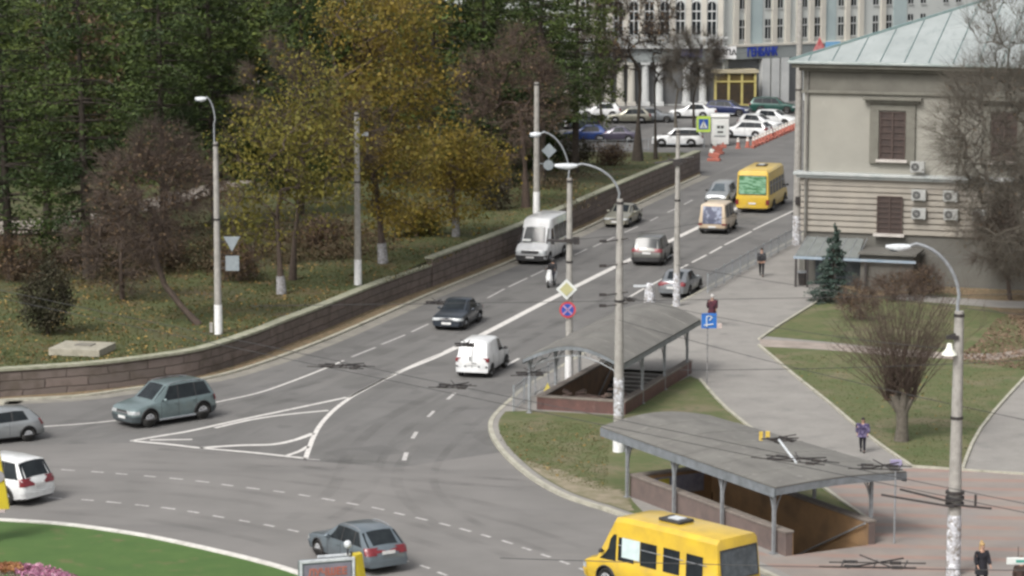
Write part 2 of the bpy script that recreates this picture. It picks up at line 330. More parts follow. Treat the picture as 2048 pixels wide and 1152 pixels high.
def ribbon(mb, P, w_, z0, z1=None, off=0.):
    A = offs(P, off+w_/2); B = offs(P, off-w_/2); n = len(P)
    if z1 is None: mb.add([(p.x, p.y, z0) for p in A]+[(p.x, p.y, z0) for p in B], [(n+i, n+i+1, i+1, i) for i in range(n-1)])
    else:
        vs = [(p.x, p.y, z0) for p in A]+[(p.x, p.y, z0) for p in B]+[(p.x, p.y, z1) for p in B]+[(p.x, p.y, z1) for p in A]
        fs = []
        for i in range(n-1):
            for a, b in ((0, 1), (1, 2), (2, 3), (3, 0)): fs.append((a*n+i, a*n+i+1, b*n+i+1, b*n+i))
        fs += [(0, n, 2*n, 3*n), (4*n-1, 3*n-1, 2*n-1, n-1)]; mb.add(vs, fs)
    return mb
O1 = Vector((5.0, 123.9, 0)); RZ1 = R(-19); O2 = Vector((4.35, 107.2, 0)); RZ2 = R(-152)
def loc(O, rz, x, y): return O+Vector((x*math.cos(rz)-y*math.sin(rz), x*math.sin(rz)+y*math.cos(rz), 0))
H1 = [loc(O1, RZ1, x, y) for x, y in ((-3.8, .3), (-.2, .3), (-.2, 11.3), (-3.8, 11.3))]
H2 = [loc(O2, RZ2, x, y) for x, y in ((-3.9, .3), (-.6, .3), (-.6, 11), (-3.9, 11))]
sheet('ground', [(-700, -60), (700, -60), (700, 1600), (-700, 1600)], -.03, gnd, (H1, H2))
KR = crv(gp([(1950, 1380), (1800, 1290), (1640, 1200), (1521, 1142), (1400, 1095), (1290, 1048), (1220, 1022), (1180, 1010), (1130, 992), (1080, 965), (1040, 935), (1010, 905), (990, 875), (986, 850), (1000, 828), (1030, 800), (1060, 775), (1130, 735), (1240, 672), (1330, 625), (1410, 583), (1500, 532), (1590, 482)]), 5)
azR = R(18.0); KRx = [KR[-1]+azv(azR)*d for d in (6, 20, 60)]
KR = KR+KRx
sheet('road', [(-140, 30), (KR[0].x, 30)]+KR+[(140, 470), (-140, 470)], 0, asph)
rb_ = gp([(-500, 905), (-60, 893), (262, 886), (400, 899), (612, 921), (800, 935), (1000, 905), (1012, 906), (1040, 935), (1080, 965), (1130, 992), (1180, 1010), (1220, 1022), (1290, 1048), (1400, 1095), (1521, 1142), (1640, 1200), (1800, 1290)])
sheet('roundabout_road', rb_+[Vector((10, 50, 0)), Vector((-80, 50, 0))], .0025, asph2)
sheet('pavement', KR+[(120, 260), (120, 60), (KR[0].x, 60)], .12, pave, (H1, H2))
mb = MB(); ribbon(mb, KR, .2, -.05, .135, .1); o = mb.build('kerb', kerbm); tag(o, kind='structure')
# grass island round the stairs
isl = [p for p in offs(KR, -.12)[20:68]]
def isub(a, b):   # kerb points whose picture row lies in a range, by index of nearest place
    ia = min(range(len(KR)), key=lambda i: (KR[i]-G(*a)).length); ib = min(range(len(KR)), key=lambda i: (KR[i]-G(*b)).length)
    K = offs(KR, -.25); return K[ia:ib+1]
g1 = isub((1290, 1048), (1000, 828))+[loc(O1, RZ1, -4.1, -.4), loc(O1, RZ1, .1, -.2), loc(O1, RZ1, .1, 8.5)]+gp([(1380, 757), (1400, 765), (1455, 825), (1560, 905), (1640, 975), (1748, 1052)])+[loc(O2, RZ2, -4.2, 10.6), loc(O2, RZ2, -4.2, 0), loc(O2, RZ2, -.3, 0), loc(O2, RZ2, .1, 1.0)]
sheet('island_grass', g1, .13, grassm)
be = offs(KR, -.3); ia_ = min(range(len(KR)), key=lambda i: (KR[i]-G(1240, 1030)).length); ib_ = min(range(len(KR)), key=lambda i: (KR[i]-G(1035, 930)).length); be = crv(be[ia_:ib_+1], 4); rj = random.Random(6); inner = [p for p in offs(be, -1.)]; be2 = [be[i]+(inner[i]-be[i])*(.25+1.5*math.sin(math.pi*i/(len(be)-1.))*(.75+.5*rj.random())) for i in range(len(be))]
sheet('bare_earth', be+be2[::-1], .135, sandm)
sheet('upper_lawn', crv(gp([(1530, 677), (1560, 655), (1600, 628), (1640, 605), (1700, 603), (1800, 590), (1900, 585), (2060, 640), (2120, 690), (1980, 712), (1800, 703), (1650, 688), (1530, 677)]), 3)[:-1], .125, grassm)
sheet('lower_lawn', gp([(1522, 698), (1585, 752), (1660, 812), (1740, 880), (1822, 937), (1925, 944), (1961, 864), (2048, 765), (2120, 700), (1980, 722), (1800, 716), (1640, 704)]), .125, grassm)
sheet('footpath', gp([(1520, 683), (1640, 690), (1800, 705), (1980, 715), (2120, 690), (2130, 705), (1980, 726), (1800, 718), (1640, 703), (1520, 698)]), .13, mat('path slabs', (.33, .28, .245), .9, col2=(.22, .19, .165), scale=1.2, bump=.3, bscale=6))
sheet('planting_bed', gp([(1650, 602), (1700, 560), (1790, 556), (1900, 560), (2300, 575), (2300, 700), (2050, 690), (2030, 640), (1900, 590), (1800, 594), (1700, 607)]), .129, leafyg)
sheet('side_path', gp([(1780, 590), (1880, 598), (2000, 606), (2300, 612), (2300, 628), (2000, 620), (1880, 611), (1790, 603)]), .134, pave)
0 and sheet('leaf_drift', crv(gp([(1960, 690), (2010, 640), (2070, 620), (2150, 640), (2160, 720), (2060, 738), (1980, 728), (1960, 690)]), 3)[:-1], .138, leafyg)
pz = crv(gp([(1828, 941), (1920, 947), (2100, 958), (2500, 980)]), 3)+[Vector((60, 60, 0)), Vector((20, 60, 0))]+gp([(1800, 1270), (1640, 1185), (1521, 1130), (1400, 1082)])+[loc(O2, RZ2, .1, 2.5), loc(O2, RZ2, .1, 11.0), loc(O2, RZ2, -4.1, 11.0), loc(O2, RZ2, -4.22, 10.55)]+gp([(1750, 1053), (1700, 1015), (1650, 975), (1760, 950)])
sheet('plaza', pz, .124, plaza)
mb = MB()
for L in ([(1518, 696), (1585, 753), (1660, 813), (1740, 881), (1824, 940)], [(1824, 940), (1925, 947), (2000, 952), (2200, 965)], [(1925, 944), (1961, 864), (2048, 763), (2120, 695)], [(1400, 765), (1455, 825), (1560, 907), (1640, 977), (1748, 1054)], [(1518, 684), (1560, 655), (1640, 605)]):
    ribbon(mb, crv(gp(L), 3), .14, .1, .2)
tag(mb.build('edging', kerbm), kind='structure')
# roundabout
KI = crv(gp([(-400, 1050), (-60, 1045), (0, 1048), (130, 1057), (260, 1075), (340, 1090), (430, 1110), (512, 1130), (590, 1153), (680, 1190), (760, 1240), (830, 1320)]), 5)
sheet('roundabout_turf', KI+[(-8, 60), (-60, 60)], .15, lushm)
mb = MB(); ribbon(mb, KI, .3, -.05, .2, 0); tag(mb.build('roundabout_kerb', wkerb), kind='structure')
# park terrain
WB = crv(gp([(-900, 812), (-400, 808), (-60, 803), (0, 797), (100, 790), (200, 782), (312, 768), (410, 751), (512, 717), (575, 691), (645, 663), (762, 613), (862, 576)]), 4)
WC = crv(gp([(866, 574.5), (1024, 512), (1144, 460), (1274, 400), (1400, 345)]), 6)
EDG = WB+WC+[G(1403, 325), G(1402, 306)]
rows = []; D_ = [.0, .35, .9, 1.8, 3, 5, 8, 12, 17, 23, 30, 40, 55, 75, 100, 140]; rr = random.Random(3)
for i, p in enumerate(EDG):
    f = i/(len(EDG)-1.); f = f*f*(3-2*f)
    a = (1-f)*R(0)+f*R(-86); d = azv(a); row = []
    for k, q in enumerate(D_):
        P = p+d*(q+.3); z = parkz(P.x, P.y); z += (rr.random()-.5)*.1 if 0 < k else -.02
        row.append((P.x, P.y, max(z, .012)))
    rows.append(row)
mb = MB(); mb.grid(rows, flip=True); o = mb.build('lawn', lawn, smooth=True, sharp=80); tag(o, kind='structure')
if sum(p.normal.z for p in o.data.polygons) < 0: o.data.flip_normals()
def parksheet(name, L, m, dz=.07):
    P = [GP(*q) for q in L]; sheetpts = P; tr = tessellate_polygon([[Vector((p.x, p.y, 0)) for p in P]]); mb = MB(); mb.add([(p.x, p.y, p.z+dz) for p in P], tr); o = mb.build(name, m); tag(o, kind='structure'); return o
parksheet('park_path', [(-60, 452), (40, 442), (170, 434), (300, 400), (410, 374), (520, 345), (520, 362), (410, 396), (300, 424), (170, 462), (40, 476), (-60, 488)], mat('pale park path', (.30, .27, .24), .9, col2=(.2, .17, .14), scale=.8), .12)
# strip at the wall foot
KL = crv(gp([(-900, 817), (-60, 811), (0, 803), (150, 795), (257, 781), (410, 759), (512, 732), (645, 683), (770, 629), (866, 587), (1024, 523), (1144, 470), (1274, 409), (1400, 352)]), 4)
sheet('verge', KL+[p for p in reversed(WC)]+[p for p in reversed(WB)], .06, leafyg)
mb = MB(); ribbon(mb, KL, .22, -.05, .11); tag(mb.build('kerb', kerbm), kind='structure')
gut = mat('gutter concrete', (.25, .235, .2), .9, col2=(.18, .17, .15), scale=1.3); mb = MB(); ribbon(mb, KL, .8, .004, None, -.5); tag(mb.build('gutter', gut), kind='structure')
# stone wall
def stonem():
    m = bpy.data.materials.new('wall stone'); m.use_nodes = True; n = m.node_tree.nodes; l = m.node_tree.links; p = n['Principled BSDF']; p.inputs['Roughness'].default_value = .9
    uv = n.new('ShaderNodeTexCoord'); b = n.new('ShaderNodeTexBrick'); b.inputs['Scale'].default_value = 1; b.inputs['Brick Width'].default_value = 2.1; b.inputs['Row Height'].default_value = .43; b.inputs['Mortar Size'].default_value = .035; b.inputs['Mortar Smooth'].default_value = .7; b.inputs['Bias'].default_value = -.1
    b.inputs['Color1'].default_value = (.17, .135, .12, 1); b.inputs['Color2'].default_value = (.125, .104, .093, 1); b.inputs['Mortar'].default_value = (.07, .054, .046, 1)
    t = n.new('ShaderNodeTexNoise'); t.inputs['Scale'].default_value = 1.6; t.inputs['Detail'].default_value = 8; wn = n.new('ShaderNodeTexNoise'); wn.inputs['Scale'].default_value = 1.1; va = n.new('ShaderNodeVectorMath'); va.operation = 'MULTIPLY_ADD'; va.inputs[1].default_value = (.5, .16, 0); l.new(uv.outputs['UV'], wn.inputs['Vector']); l.new(wn.outputs['Color'], va.inputs[0]); l.new(uv.outputs['UV'], va.inputs[2]); l.new(va.outputs[0], b.inputs['Vector']); l.new(uv.outputs['Object'], t.inputs['Vector'])
    mr = n.new('ShaderNodeMapRange'); mr.inputs[1].default_value = .45; mr.inputs[2].default_value = .7; mr.inputs[4].default_value = .7; l.new(t.outputs[0], mr.inputs[0])
    mx = n.new('ShaderNodeMix'); mx.data_type = 'RGBA'; mx.inputs[7].default_value = (.085, .068, .052, 1); l.new(b.outputs[0], mx.inputs[6]); l.new(mr.outputs[0], mx.inputs[0]); l.new(mx.outputs[2], p.inputs[0])
    bp = n.new('ShaderNodeBump'); bp.inputs['Strength'].default_value = .7; bp.inputs['Distance'].default_value = .05; l.new(b.outputs[1], bp.inputs['Height']); bp.invert = True; l.new(bp.outputs[0], p.inputs['Normal']); return m
stone = stonem()
def wallthing(P, h, label, capd=.12):
    t = thing('retaining_wall', label, 'wall', P[len(P)//2]); A = P; B = offs(P, .45); n = len(P); mb = MB()
    hh = h if callable(h) else (lambda i: h)
    vs = [(p.x, p.y, 0) for p in A]+[(p.x, p.y, hh(i)) for i, p in enumerate(A)]+[(p.x, p.y, hh(i)) for i, p in enumerate(B)]+[(p.x, p.y, 0) for p in B]
    fs = [(i, i+1, n+i+1, n+i) for i in range(n-1)]+[(n+i, n+i+1, 2*n+i+1, 2*n+i) for i in range(n-1)]+[(2*n+i, 2*n+i+1, 3*n+i+1, 3*n+i) for i in range(n-1)]+[(0, n, 2*n, 3*n), (4*n-1, 3*n-1, 2*n-1, n-1)]
    mb.add(vs, fs); o = mb.build('stonework', stone, t, world=True); uv = o.data.uv_layers.new(name='UV'); s = [0.]
    for i in range(1, n): s.append(s[-1]+(P[i]-P[i-1]).length)
    for lp in o.data.loops: k = lp.vertex_index; zz = o.data.vertices[k].co.z+MW[t.name].translation.z; uv.data[lp.index].uv = (s[k % n], zz)
    mb = MB(); a2 = offs(P, -.07); b2 = offs(P, .52)
    vs = [(p.x, p.y, hh(i)+.002) for i, p in enumerate(a2)]+[(p.x, p.y, hh(i)+capd) for i, p in enumerate(a2)]+[(p.x, p.y, hh(i)+capd) for i, p in enumerate(b2)]+[(p.x, p.y, hh(i)+.002) for i, p in enumerate(b2)]
    mb.add(vs, fs+[(3*n+i, 3*n+i+1, i+1, i) for i in range(n-1)]); mb.build('cap', capm, t, world=True); return t
wallthing(WB, 1.28, 'long low curved wall of pinkish stone blocks under the left lawn')
wallthing(WC, 1.68, 'straighter higher stretch of stone wall beside the white minibus and silver saloon')
# ---------------- markings ----------------
mb = MB(); fm = MB()
up = [(137,940),(195,944),(245,948),(300,953),(352,958),(403,963),(456,970),(507,977),(558,983),(608,991),(657,999),(706,1008),(755,1017),(799,1028),(845,1038),(888,1049),(930,1060),(972,1072),(1014,1085),(1054,1098),(1093,1111),(1131,1125),(1170,1140),(1210,1156)]
lo = [(60,992),(112,996),(175,1000),(228,1005),(284,1011),(335,1017),(387,1024),(439,1033),(490,1042),(540,1051),(586,1061),(632,1071),(676,1082),(720,1094),(763,1106),(806,1120),(848,1134),(886,1148),(925,1163)]
for L in (up, lo):
    P = gp(L)
    for i, p in enumerate(P):
        d = (P[min(i+1, len(P)-1)]-P[max(i-1, 0)]).normalized(); c = p+Vector((random.uniform(-.04, .04), random.uniform(-.04, .04), 0)); ll = random.uniform(.27, .34); ribbon(fm, [c-d*ll, c+d*ll], random.uniform(.12, .155), .006)
for L, w_ in (([(262,882),(320,872),(380,862),(470,842),(580,819),(693,795)], .22), ([(430,856),(500,840),(574,829),(657,821)], .22), ([(400,896),(475,891),(545,889),(590,880),(626,867)], .3), ([(300,880),(385,879)], .2), ([(262,882),(340,889),(400,896),(512,906),(612,917)], .24), ([(575,911),(600,902),(616,893)], .22),
              ([(611,918),(618,897),(628,872),(642,848),(665,823),(690,803),(715,787),(760,763),(810,740),(860,720),(897,704)], .22), ([(696,796),(730,778),(800,742),(850,720),(890,704)], .14),
              ([(893,704),(975,664),(1100,599),(1250,524),(1390,458),(1480,413),(1560,374)], .42),
              ([(-40,860),(90,853),(215,843),(330,826),(430,805),(512,787),(570,768),(655,735),(687,721)], .15),
              ([(1590,420),(1506,460)], .16), ([(1503,463),(1449,490)], .16), ([(1444,493),(1419,507)], .16), ([(1413,510),(1384,525)], .16), ([(1376,529),(1345,545)], .16), ([(1335,553),(1300,571)], .16), ([(1288,577),(1240,605)], .16), ([(1038,717),(1000,738)], .16)):
    ribbon(mb, crv(gp(L), 5), w_, .006)
for L, w_ in (([(703,714),(751,695)], .14), ([(763,689),(810,670)], .14), ([(823,664),(857,648)], .14), ([(870,643),(905,627)], .14), ([(975,596),(1009,578)], .13), ([(1017,574),(1055,556)], .13), ([(1062,553),(1089,540)], .13), ([(1149,510),(1174,498)], .13), ([(1186,494),(1229,474)], .13), ([(1249,465),(1276,453)], .13), ([(1300,442),(1316,434)], .13), ([(1335,425),(1352,417)], .13), ([(1368,409),(1385,400)], .13),
              ([(910,786),(895,799)], .16), ([(868,822),(856,834)], .16), ([(833,864),(825,877)], .18), ([(813,905),(808,921)], .2), ([(612,918),(640,920)], .12)):
    ribbon(fm, gp(L), w_, .006)
tk = MB(); rt2 = random.Random(21)
for L in ([(620,925),(770,945),(940,962),(1080,965),(1250,948)], [(500,925),(760,932),(900,955),(1060,972)], [(0,925),(250,930),(500,945),(800,985),(1050,1040),(1200,1090)], [(0,960),(250,972),(480,992),(740,1040),(950,1100)], [(110,1015),(300,1030),(520,1068),(700,1120)], [(300,905),(560,925),(720,935)], [(1180,700),(1000,790),(880,880),(830,960),(900,1040),(1060,1110)], [(960,760),(820,830),(740,900),(700,980),(620,1040)], [(620,760),(450,800),(250,850),(0,880)], [(760,735),(540,800),(350,840),(120,880)], [(1380,430),(1180,535),(930,650),(700,745)], [(1350,418),(1150,520),(900,632),(660,725)], [(1480,440),(1320,525),(1080,650),(960,720)], [(1545,440),(1380,525),(1200,620),(1040,700)]):
    for o_ in (-.75, .75): ribbon(tk, crv(gp(L), 8), rt2.uniform(.35, .6), .0045, None, o_)
tag(tk.build('tyre_marks', trackm), kind='structure')
tag(mb.build('road_marking', paint), kind='structure'); tag(fm.build('road_marking', fpaint), kind='structure')
# stuff on the ground
rg = np.random.default_rng(5)
def scatter(name, n, region, size, m, z=.15, flat=.0, kind='stuff', park=True, asp=.6):
    C = []; xs, ys = [p[0] for p in region], [p[1] for p in region]
    while len(C) < n:
        k = rg.random((4000, 2)); P = np.stack([min(xs)+k[:, 0]*(max(xs)-min(xs)), min(ys)+k[:, 1]*(max(ys)-min(ys))], 1)
        for x, y in P:
            c = False; j = len(region)-1
            for i in range(len(region)):
                xi, yi = region[i]; xj, yj = region[j]
                if (yi > y) != (yj > y) and x < (xj-xi)*(y-yi)/(yj-yi)+xi: c = not c
                j = i
            if c:
                q = GP(x, y) if park else G(x, y, .13); C.append((q.x, q.y, q.z+z))
            if len(C) >= n: break
    o = quads_obj(name, C, size*(.5+rg.random(n)), m, None, flat, asp, rg); tag(o, kind=kind); return o
lit = leafmat('fallen leaves', (.22, .14, .05), (.16, .09, .04), (.36, .26, .08), .3, 0)
gtf = leafmat('grass blades', (.06, .075, .024), (.085, .082, .03), (.11, .095, .035), .4, .2)
gt2 = leafmat('lawn blades', (.08, .10, .034), (.11, .11, .05), (.13, .13, .06), .4, .3)
parkreg = [(-20, 735), (212, 722), (425, 688), (512, 658), (752, 572), (862, 532), (1024, 455), (1224, 375), (1380, 308), (1150, 305), (900, 400), (600, 480), (-20, 500)]
tag(scatter('fallen_leaves', 5000, parkreg, .08, lit, .04, .75), label='brown and yellow leaves strewn over the park lawn', cat='leaf litter')
tag(scatter('grass', 22000, parkreg, .085, gtf, .03, -.6, asp=.3), label='rough grass of the park lawn behind the wall', cat='grass')
tag(scatter('fallen_leaves', 2600, [(1900, 722), (1950, 690), (1990, 640), (2060, 615), (2060, 742), (1980, 730)], .07, leafmat('brown fallen leaves', (.17, .115, .08), (.12, .08, .055), (.25, .18, .12), .6, 0), .03, .75, park=False), label='drift of brown leaves beside the right-hand lawn', cat='leaf litter')
for L, nm in (([(1000, 850), (1070, 840), (1220, 850), (1215, 985), (1120, 960), (1040, 920), (1000, 880)], 'short grass inside the curved kerb by the two canopies'), ([(1530, 702), (1800, 720), (2040, 730), (1961, 860), (1920, 940), (1825, 934), (1660, 810)], 'short grass of the triangular lawn round the pollarded tree')):
    tag(scatter('grass', 4500, L, .045, gt2, .01, -.4, park=False, asp=.3), label=nm, cat='grass')
    tag(scatter('fallen_leaves', 160, L, .06, lit, .02, .75, park=False), label='few fallen leaves on '+nm, cat='leaf litter')
for L, c, lb in (([(-20, 1138), (40, 1140), (50, 1156), (-20, 1152)], ((.3, .14, .06), (.2, .08, .05), (.38, .22, .08)), 'orange flowers at the left end of the flower bed'), ([(30, 1143), (80, 1142), (120, 1152), (155, 1166), (160, 1186), (90, 1178), (30, 1162)], ((.38, .17, .27), (.27, .09, .15), (.5, .33, .38)), 'pink flowers of the flower bed on the roundabout'), ([(-30, 1154), (40, 1160), (175, 1184), (150, 1215), (-30, 1208)], ((.08, .13, .05), (.16, .12, .1), (.3, .25, .2)), 'green edging plants along the flower bed')):
    n = 1500; k = scatter('flowers', n, L, .075, leafmat('petals '+lb[:6], *c, 2., .1), .22, .2, park=False); tag(k, label=lb, cat='flowers')
    M = k.data; co = np.empty(len(M.vertices)*3, np.float32); M.vertices.foreach_get('co', co); co = co.reshape(-1, 4, 3); co[:, :, 2] += (rg.random(n)*.14-.08)[:, None]; M.vertices.foreach_set('co', co.reshape(-1))
# ---------------- text ----------------
def text(name, s, size, m, parent, M, ext=.01, bold=0., align='CENTER'):
    cu = bpy.data.curves.new('t', 'FONT'); cu.body = s; cu.size = size; cu.extrude = ext; cu.align_x = align; cu.align_y = 'CENTER'; cu.offset = bold; cu.resolution_u = 3
    ob = bpy.data.objects.new('t', cu); COL.objects.link(ob); dg = bpy.context.evaluated_depsgraph_get(); dg.update(); me = bpy.data.meshes.new_from_object(ob.evaluated_get(dg)); bpy.data.objects.remove(ob)
    me.name = name; me.materials.clear(); me.materials.append(m); me.transform(M); o = bpy.data.objects.new(name, me); COL.objects.link(o); o.parent = parent; return o
def TM(loc, yaw=0., tilt=90, sx=1.):       # upright text facing -Y turned by yaw
    return Matrix.Translation(Vector(loc)) @ Matrix.Rotation(yaw, 4, 'Z') @ Matrix.Rotation(R(tilt), 4, 'X') @ Matrix.Diagonal((sx, 1, 1, 1))
# ---------------- underpass stairs and canopies ----------------
tile = mat('maroon tiles', (.13, .065, .055), .6, col2=(.09, .05, .045), scale=2.2, bump=.2); over(tile, (.2, .13, .11), 4, .6, .75, .5)
pinkst = mat('pinkish wall facing', (.15, .112, .1), .8, col2=(.11, .085, .078), scale=1.8)
orn = mat('ochre inner wall', (.29, .175, .085), .8, col2=(.21, .13, .07), scale=.9); over(orn, (.12, .08, .05), .7, .5, .7, .7, seed=4)
brn = mat('brown inner wall', (.26, .165, .10), .8, col2=(.17, .115, .08), scale=.9)
stepm = mat('stair granite', (.13, .125, .12), .8, col2=(.08, .077, .074), scale=3)
roofm = mat('canopy sheet roof', (.165, .16, .145), .75, col2=(.125, .12, .11), scale=.7, bump=.15, bscale=4); over(roofm, (.09, .085, .078), .8, .55, .72, .6, stretch=(2, .35, 1)); over(roofm, (.28, .27, .25), 3, .6, .75, .5)
fasc = mat('canopy fascia', (.22, .24, .26), .5, .2, col2=(.15, .165, .175), scale=2.5)
def stairwell(O, rz, x0, x1, y0, y1, label, inner, outer, steps_from, ph=.95):
    t = thing('stairwell', label, 'stairwell', O, rz); T = .3; D = -3.
    mb = MB(); mb.b2((x0-T, y0-T, .0), (x0, y1, ph)); mb.b2((x1, y0-T, .0), (x1+T, y1, ph)); mb.b2((x0, y0-T, 0), (x1, y0, ph)); mb.build('parapet', outer, t, bevel=.015)
    mb = MB(); mb.b2((x0-.06, y0+.06, D), (x0-.002, y1, -.002)); mb.b2((x1+.002, y0+.06, D), (x1+.06, y1, -.002)); mb.b2((x0, y0-.06, D), (x1, y0-.002, -.002)); mb.b2((x0+.002, y0+.02, -.004), (x0+.03, y1, ph-.02)); mb.b2((x1-.03, y0+.02, -.004), (x1-.002, y1, ph-.02)); mb.b2((x0+.031, y0+.002, -.004), (x1-.031, y0+.03, ph-.02)); mb.build('inner_wall', inner, t)
    mb = MB(); mb.b2((x0-T-.03, y0-T-.03, ph+.002), (x0+.05, y1+.02, ph+.08)); mb.b2((x1-.05, y0-T-.03, ph+.002), (x1+T+.03, y1+.02, ph+.08)); mb.b2((x0+.052, y0-T-.03, ph+.002), (x1-.052, y0+.05, ph+.08)); mb.build('coping', mat('coping stone', (.22, .19, .165), .85, col2=(.15, .13, .115), scale=2), t, bevel=.01)
    mb = MB(); n = 17
    for i in range(n): z = .115-.15*(i+1); ya = steps_from-.31*i; mb.b2((x0+.035, ya-.31, z-.2), (x1-.035, ya, z))
    mb.b2((x0+.035, y0+.04, .115-.15*n-.2), (x1-.035, steps_from-.31*n, .115-.15*n)); mb.build('steps', stepm, t)
    nm = MB()
    for i in range(n): z = .115-.15*(i+1); ya = steps_from-.31*i; nm.b2((x0+.05, ya-.17, z+.001), (x1-.05, ya-.001, z+.007))
    nm.build('step_edge', mat('worn nosing', (.5, .49, .46), .8, col2=(.36, .35, .33), scale=4), t)
    mb = MB(); mb.tube([(x0+.16, steps_from, .95), (x0+.16, steps_from-5.2, -1.6), (x0+.16, y0+.3, -1.6)], .035, 8); mb.build('handrail', galv, t); return t
s1 = stairwell(O1, RZ1, -3.8, -.2, .3, 11.3, 'open stairwell with maroon tiled end wall under the arched far canopy', brn, tile, 11.3, .68)
s2 = stairwell(O2, RZ2, -3.9, -.6, .3, 11.0, 'open stairwell with ochre inner walls under the near flat canopy', orn, pinkst, 11.0)
mb = MB(); mb.b2((-3.5, .331, .1), (-1.2, .345, .82)); mb.build('poster', mat('grey poster', (.24, .24, .27), .6, col2=(.16, .15, .2), scale=3), s2)
mb = MB(); mb.b2((-1.9, .346, .35), (-1.4, .352, .75)); mb.build('notice', mat('yellow notice', (.5, .42, .05), .6, col2=(.4, .33, .05), scale=6), s2)
def canopy(O, rz, x0, x1, y0, y1, zr, rise, label, px_l, px_r, ys, truss=False, fd=.3, rise1=None, x0l=None):
    t = thing('canopy', label, 'canopy', O, rz); n = 14; rise1 = rise if rise1 is None else rise1; x0l = x0 if x0l is None else x0l
    fy = lambda y: max(0, min(1, (y-y0)/(y1-y0))); ZZ = lambda x, y: zr+(rise+(rise1-rise)*fy(y))*math.sin(math.pi*max(0, min(1, (x-x0)/(x1-x0)))); QX = lambda x, y: x1+(x-x1)*((x1-x0l)+((x1-x0)-(x1-x0l))*fy(y))/(x1-x0); X = [x0+(x1-x0)*i/n for i in range(n+1)]
    mb = MB(); m_ = 16; Y = [y0+(y1-y0)*i/m_ for i in range(m_+1)]
    a = [[(QX(x, y), y, ZZ(x, y)+.05) for x in X] for y in Y]; b = [[(QX(x, y), y, ZZ(x, y)) for x in X] for y in Y]; mb.grid(a, flip=True); mb.grid(b)
    for y in (y0, y1): mb.grid([[(QX(x, y), y, ZZ(x, y)) for x in X], [(QX(x, y), y, ZZ(x, y)+.05) for x in X]])
    for x in (x0, x1): mb.grid([[(QX(x, y), y, ZZ(x, y)) for y in Y], [(QX(x, y), y, ZZ(x, y)+.05) for y in Y]])
    for i in range(1, 6):          # sheet joints
        y = y0+(y1-y0)*i/6; mb.grid([[(QX(x, y), y+d_, ZZ(x, y)+e_) for x in X] for d_, e_ in ((-.03, .054), (0, .075), (.03, .054))])
    mb.build('roof', roofm, t, smooth=True, sharp=50)
    mb = MB()
    for x in (x0, x1): mb.tube([(QX(x, y), y, zr-fd/2) for y in (y0, y1)], fd/2, 4) if False else mb.grid([[(QX(x, y)+d_, y, z) for y in Y] for d_, z in ((-.03, zr-.004), (-.03, zr-fd), (.03, zr-fd), (.03, zr-.004))])
    for y in (y0, y1):
        lo_ = [(QX(x, y), ZZ(x, y)-fd*.75) for x in X]; hi_ = [(QX(x, y), ZZ(x, y)-.004) for x in X]
        for s in (-.03, .03): mb.grid([[(x, y+s, z) for x, z in lo_], [(x, y+s, z) for x, z in hi_]])
        mb.grid([[(x, y-.03, z) for x, z in lo_], [(x, y+.03, z) for x, z in lo_]])
    mb.build('fascia', fasc, t)
    for x, sx in ((px_r, 1), (px_l, -1)):
        for y in ys:
            mb = MB(); xa = QX(x, y); zt = ZZ(min(max(x, x0), x1), y); mb.box((xa, y, (zt-.02)/2+.03), (.11, .11, zt-.02)); mb.box((xa, y, .14), (.24, .24, .03))
            for dy in (-1, 1):
                q = [(xa, y+dy*(.05+.75*(1-math.cos(k*math.pi/2/6))), zt-1.25+1.15*math.sin(k*math.pi/2/6)) for k in range(7)]
                if y0 < q[-1][1] < y1: mb.tube(q, .03, 6)
            q = [(xa-sx*(.05+.8*(1-math.cos(k*math.pi/2/6))), y, zt-1.25+1.2*math.sin(k*math.pi/2/6)) for k in range(7)]; mb.tube(q, .03, 6)
            mb.build('post', galv, t, smooth=True)
    mb = MB()
    for y in ys: mb.tube([(QX(x, y), y, ZZ(x, y)-.06) for x in X], .035, 6)
    for x in (px_l, (px_l+px_r)/2, px_r): mb.tube([(QX(x, y0), y0+.05, ZZ(x, y0)-.1), (QX(x, y1), y1-.05, ZZ(x, y1)-.1)], .035, 6)
    mb.build('rafters', galv, t, smooth=True)
    if truss:
        mb = MB(); y = y0+.25; zz = lambda x: ZZ(x, y0)
        mb.tube([(x, y, zz(x)-.55+.08*math.sin(math.pi*(x-x0)/(x1-x0))) for x in X[1:-1]], .03, 6); mb.tube([(x, y, zz(x)-.1) for x in X[1:-1]], .03, 6)
        for i in range(1, n-1): mb.tube([(X[i], y, zz(X[i])-(.5 if i % 2 else .1)), (X[i+1], y, zz(X[i+1])-(.1 if i % 2 else .5))], .018, 5)
        mb.build('truss', galv, t, smooth=True)
    return t
canopy(O1, RZ1, -4.3, .35, -1.35, 11.9, 2.65, .72, 'arched grey canopy roof over the far stairs beside the diamond road sign', -4.15, 0.05, (-.9, 2.9, 6.6, 10.6), True, .22)
canopy(O2, RZ2, -5.6, .1, -1.6, 10.9, 2.62, .34, 'low curved grey canopy roof over the near stairs behind the yellow minibus', -4.4, -.15, (.1, 3.6, 7.0, 10.45), False, .34, .1, -4.9)
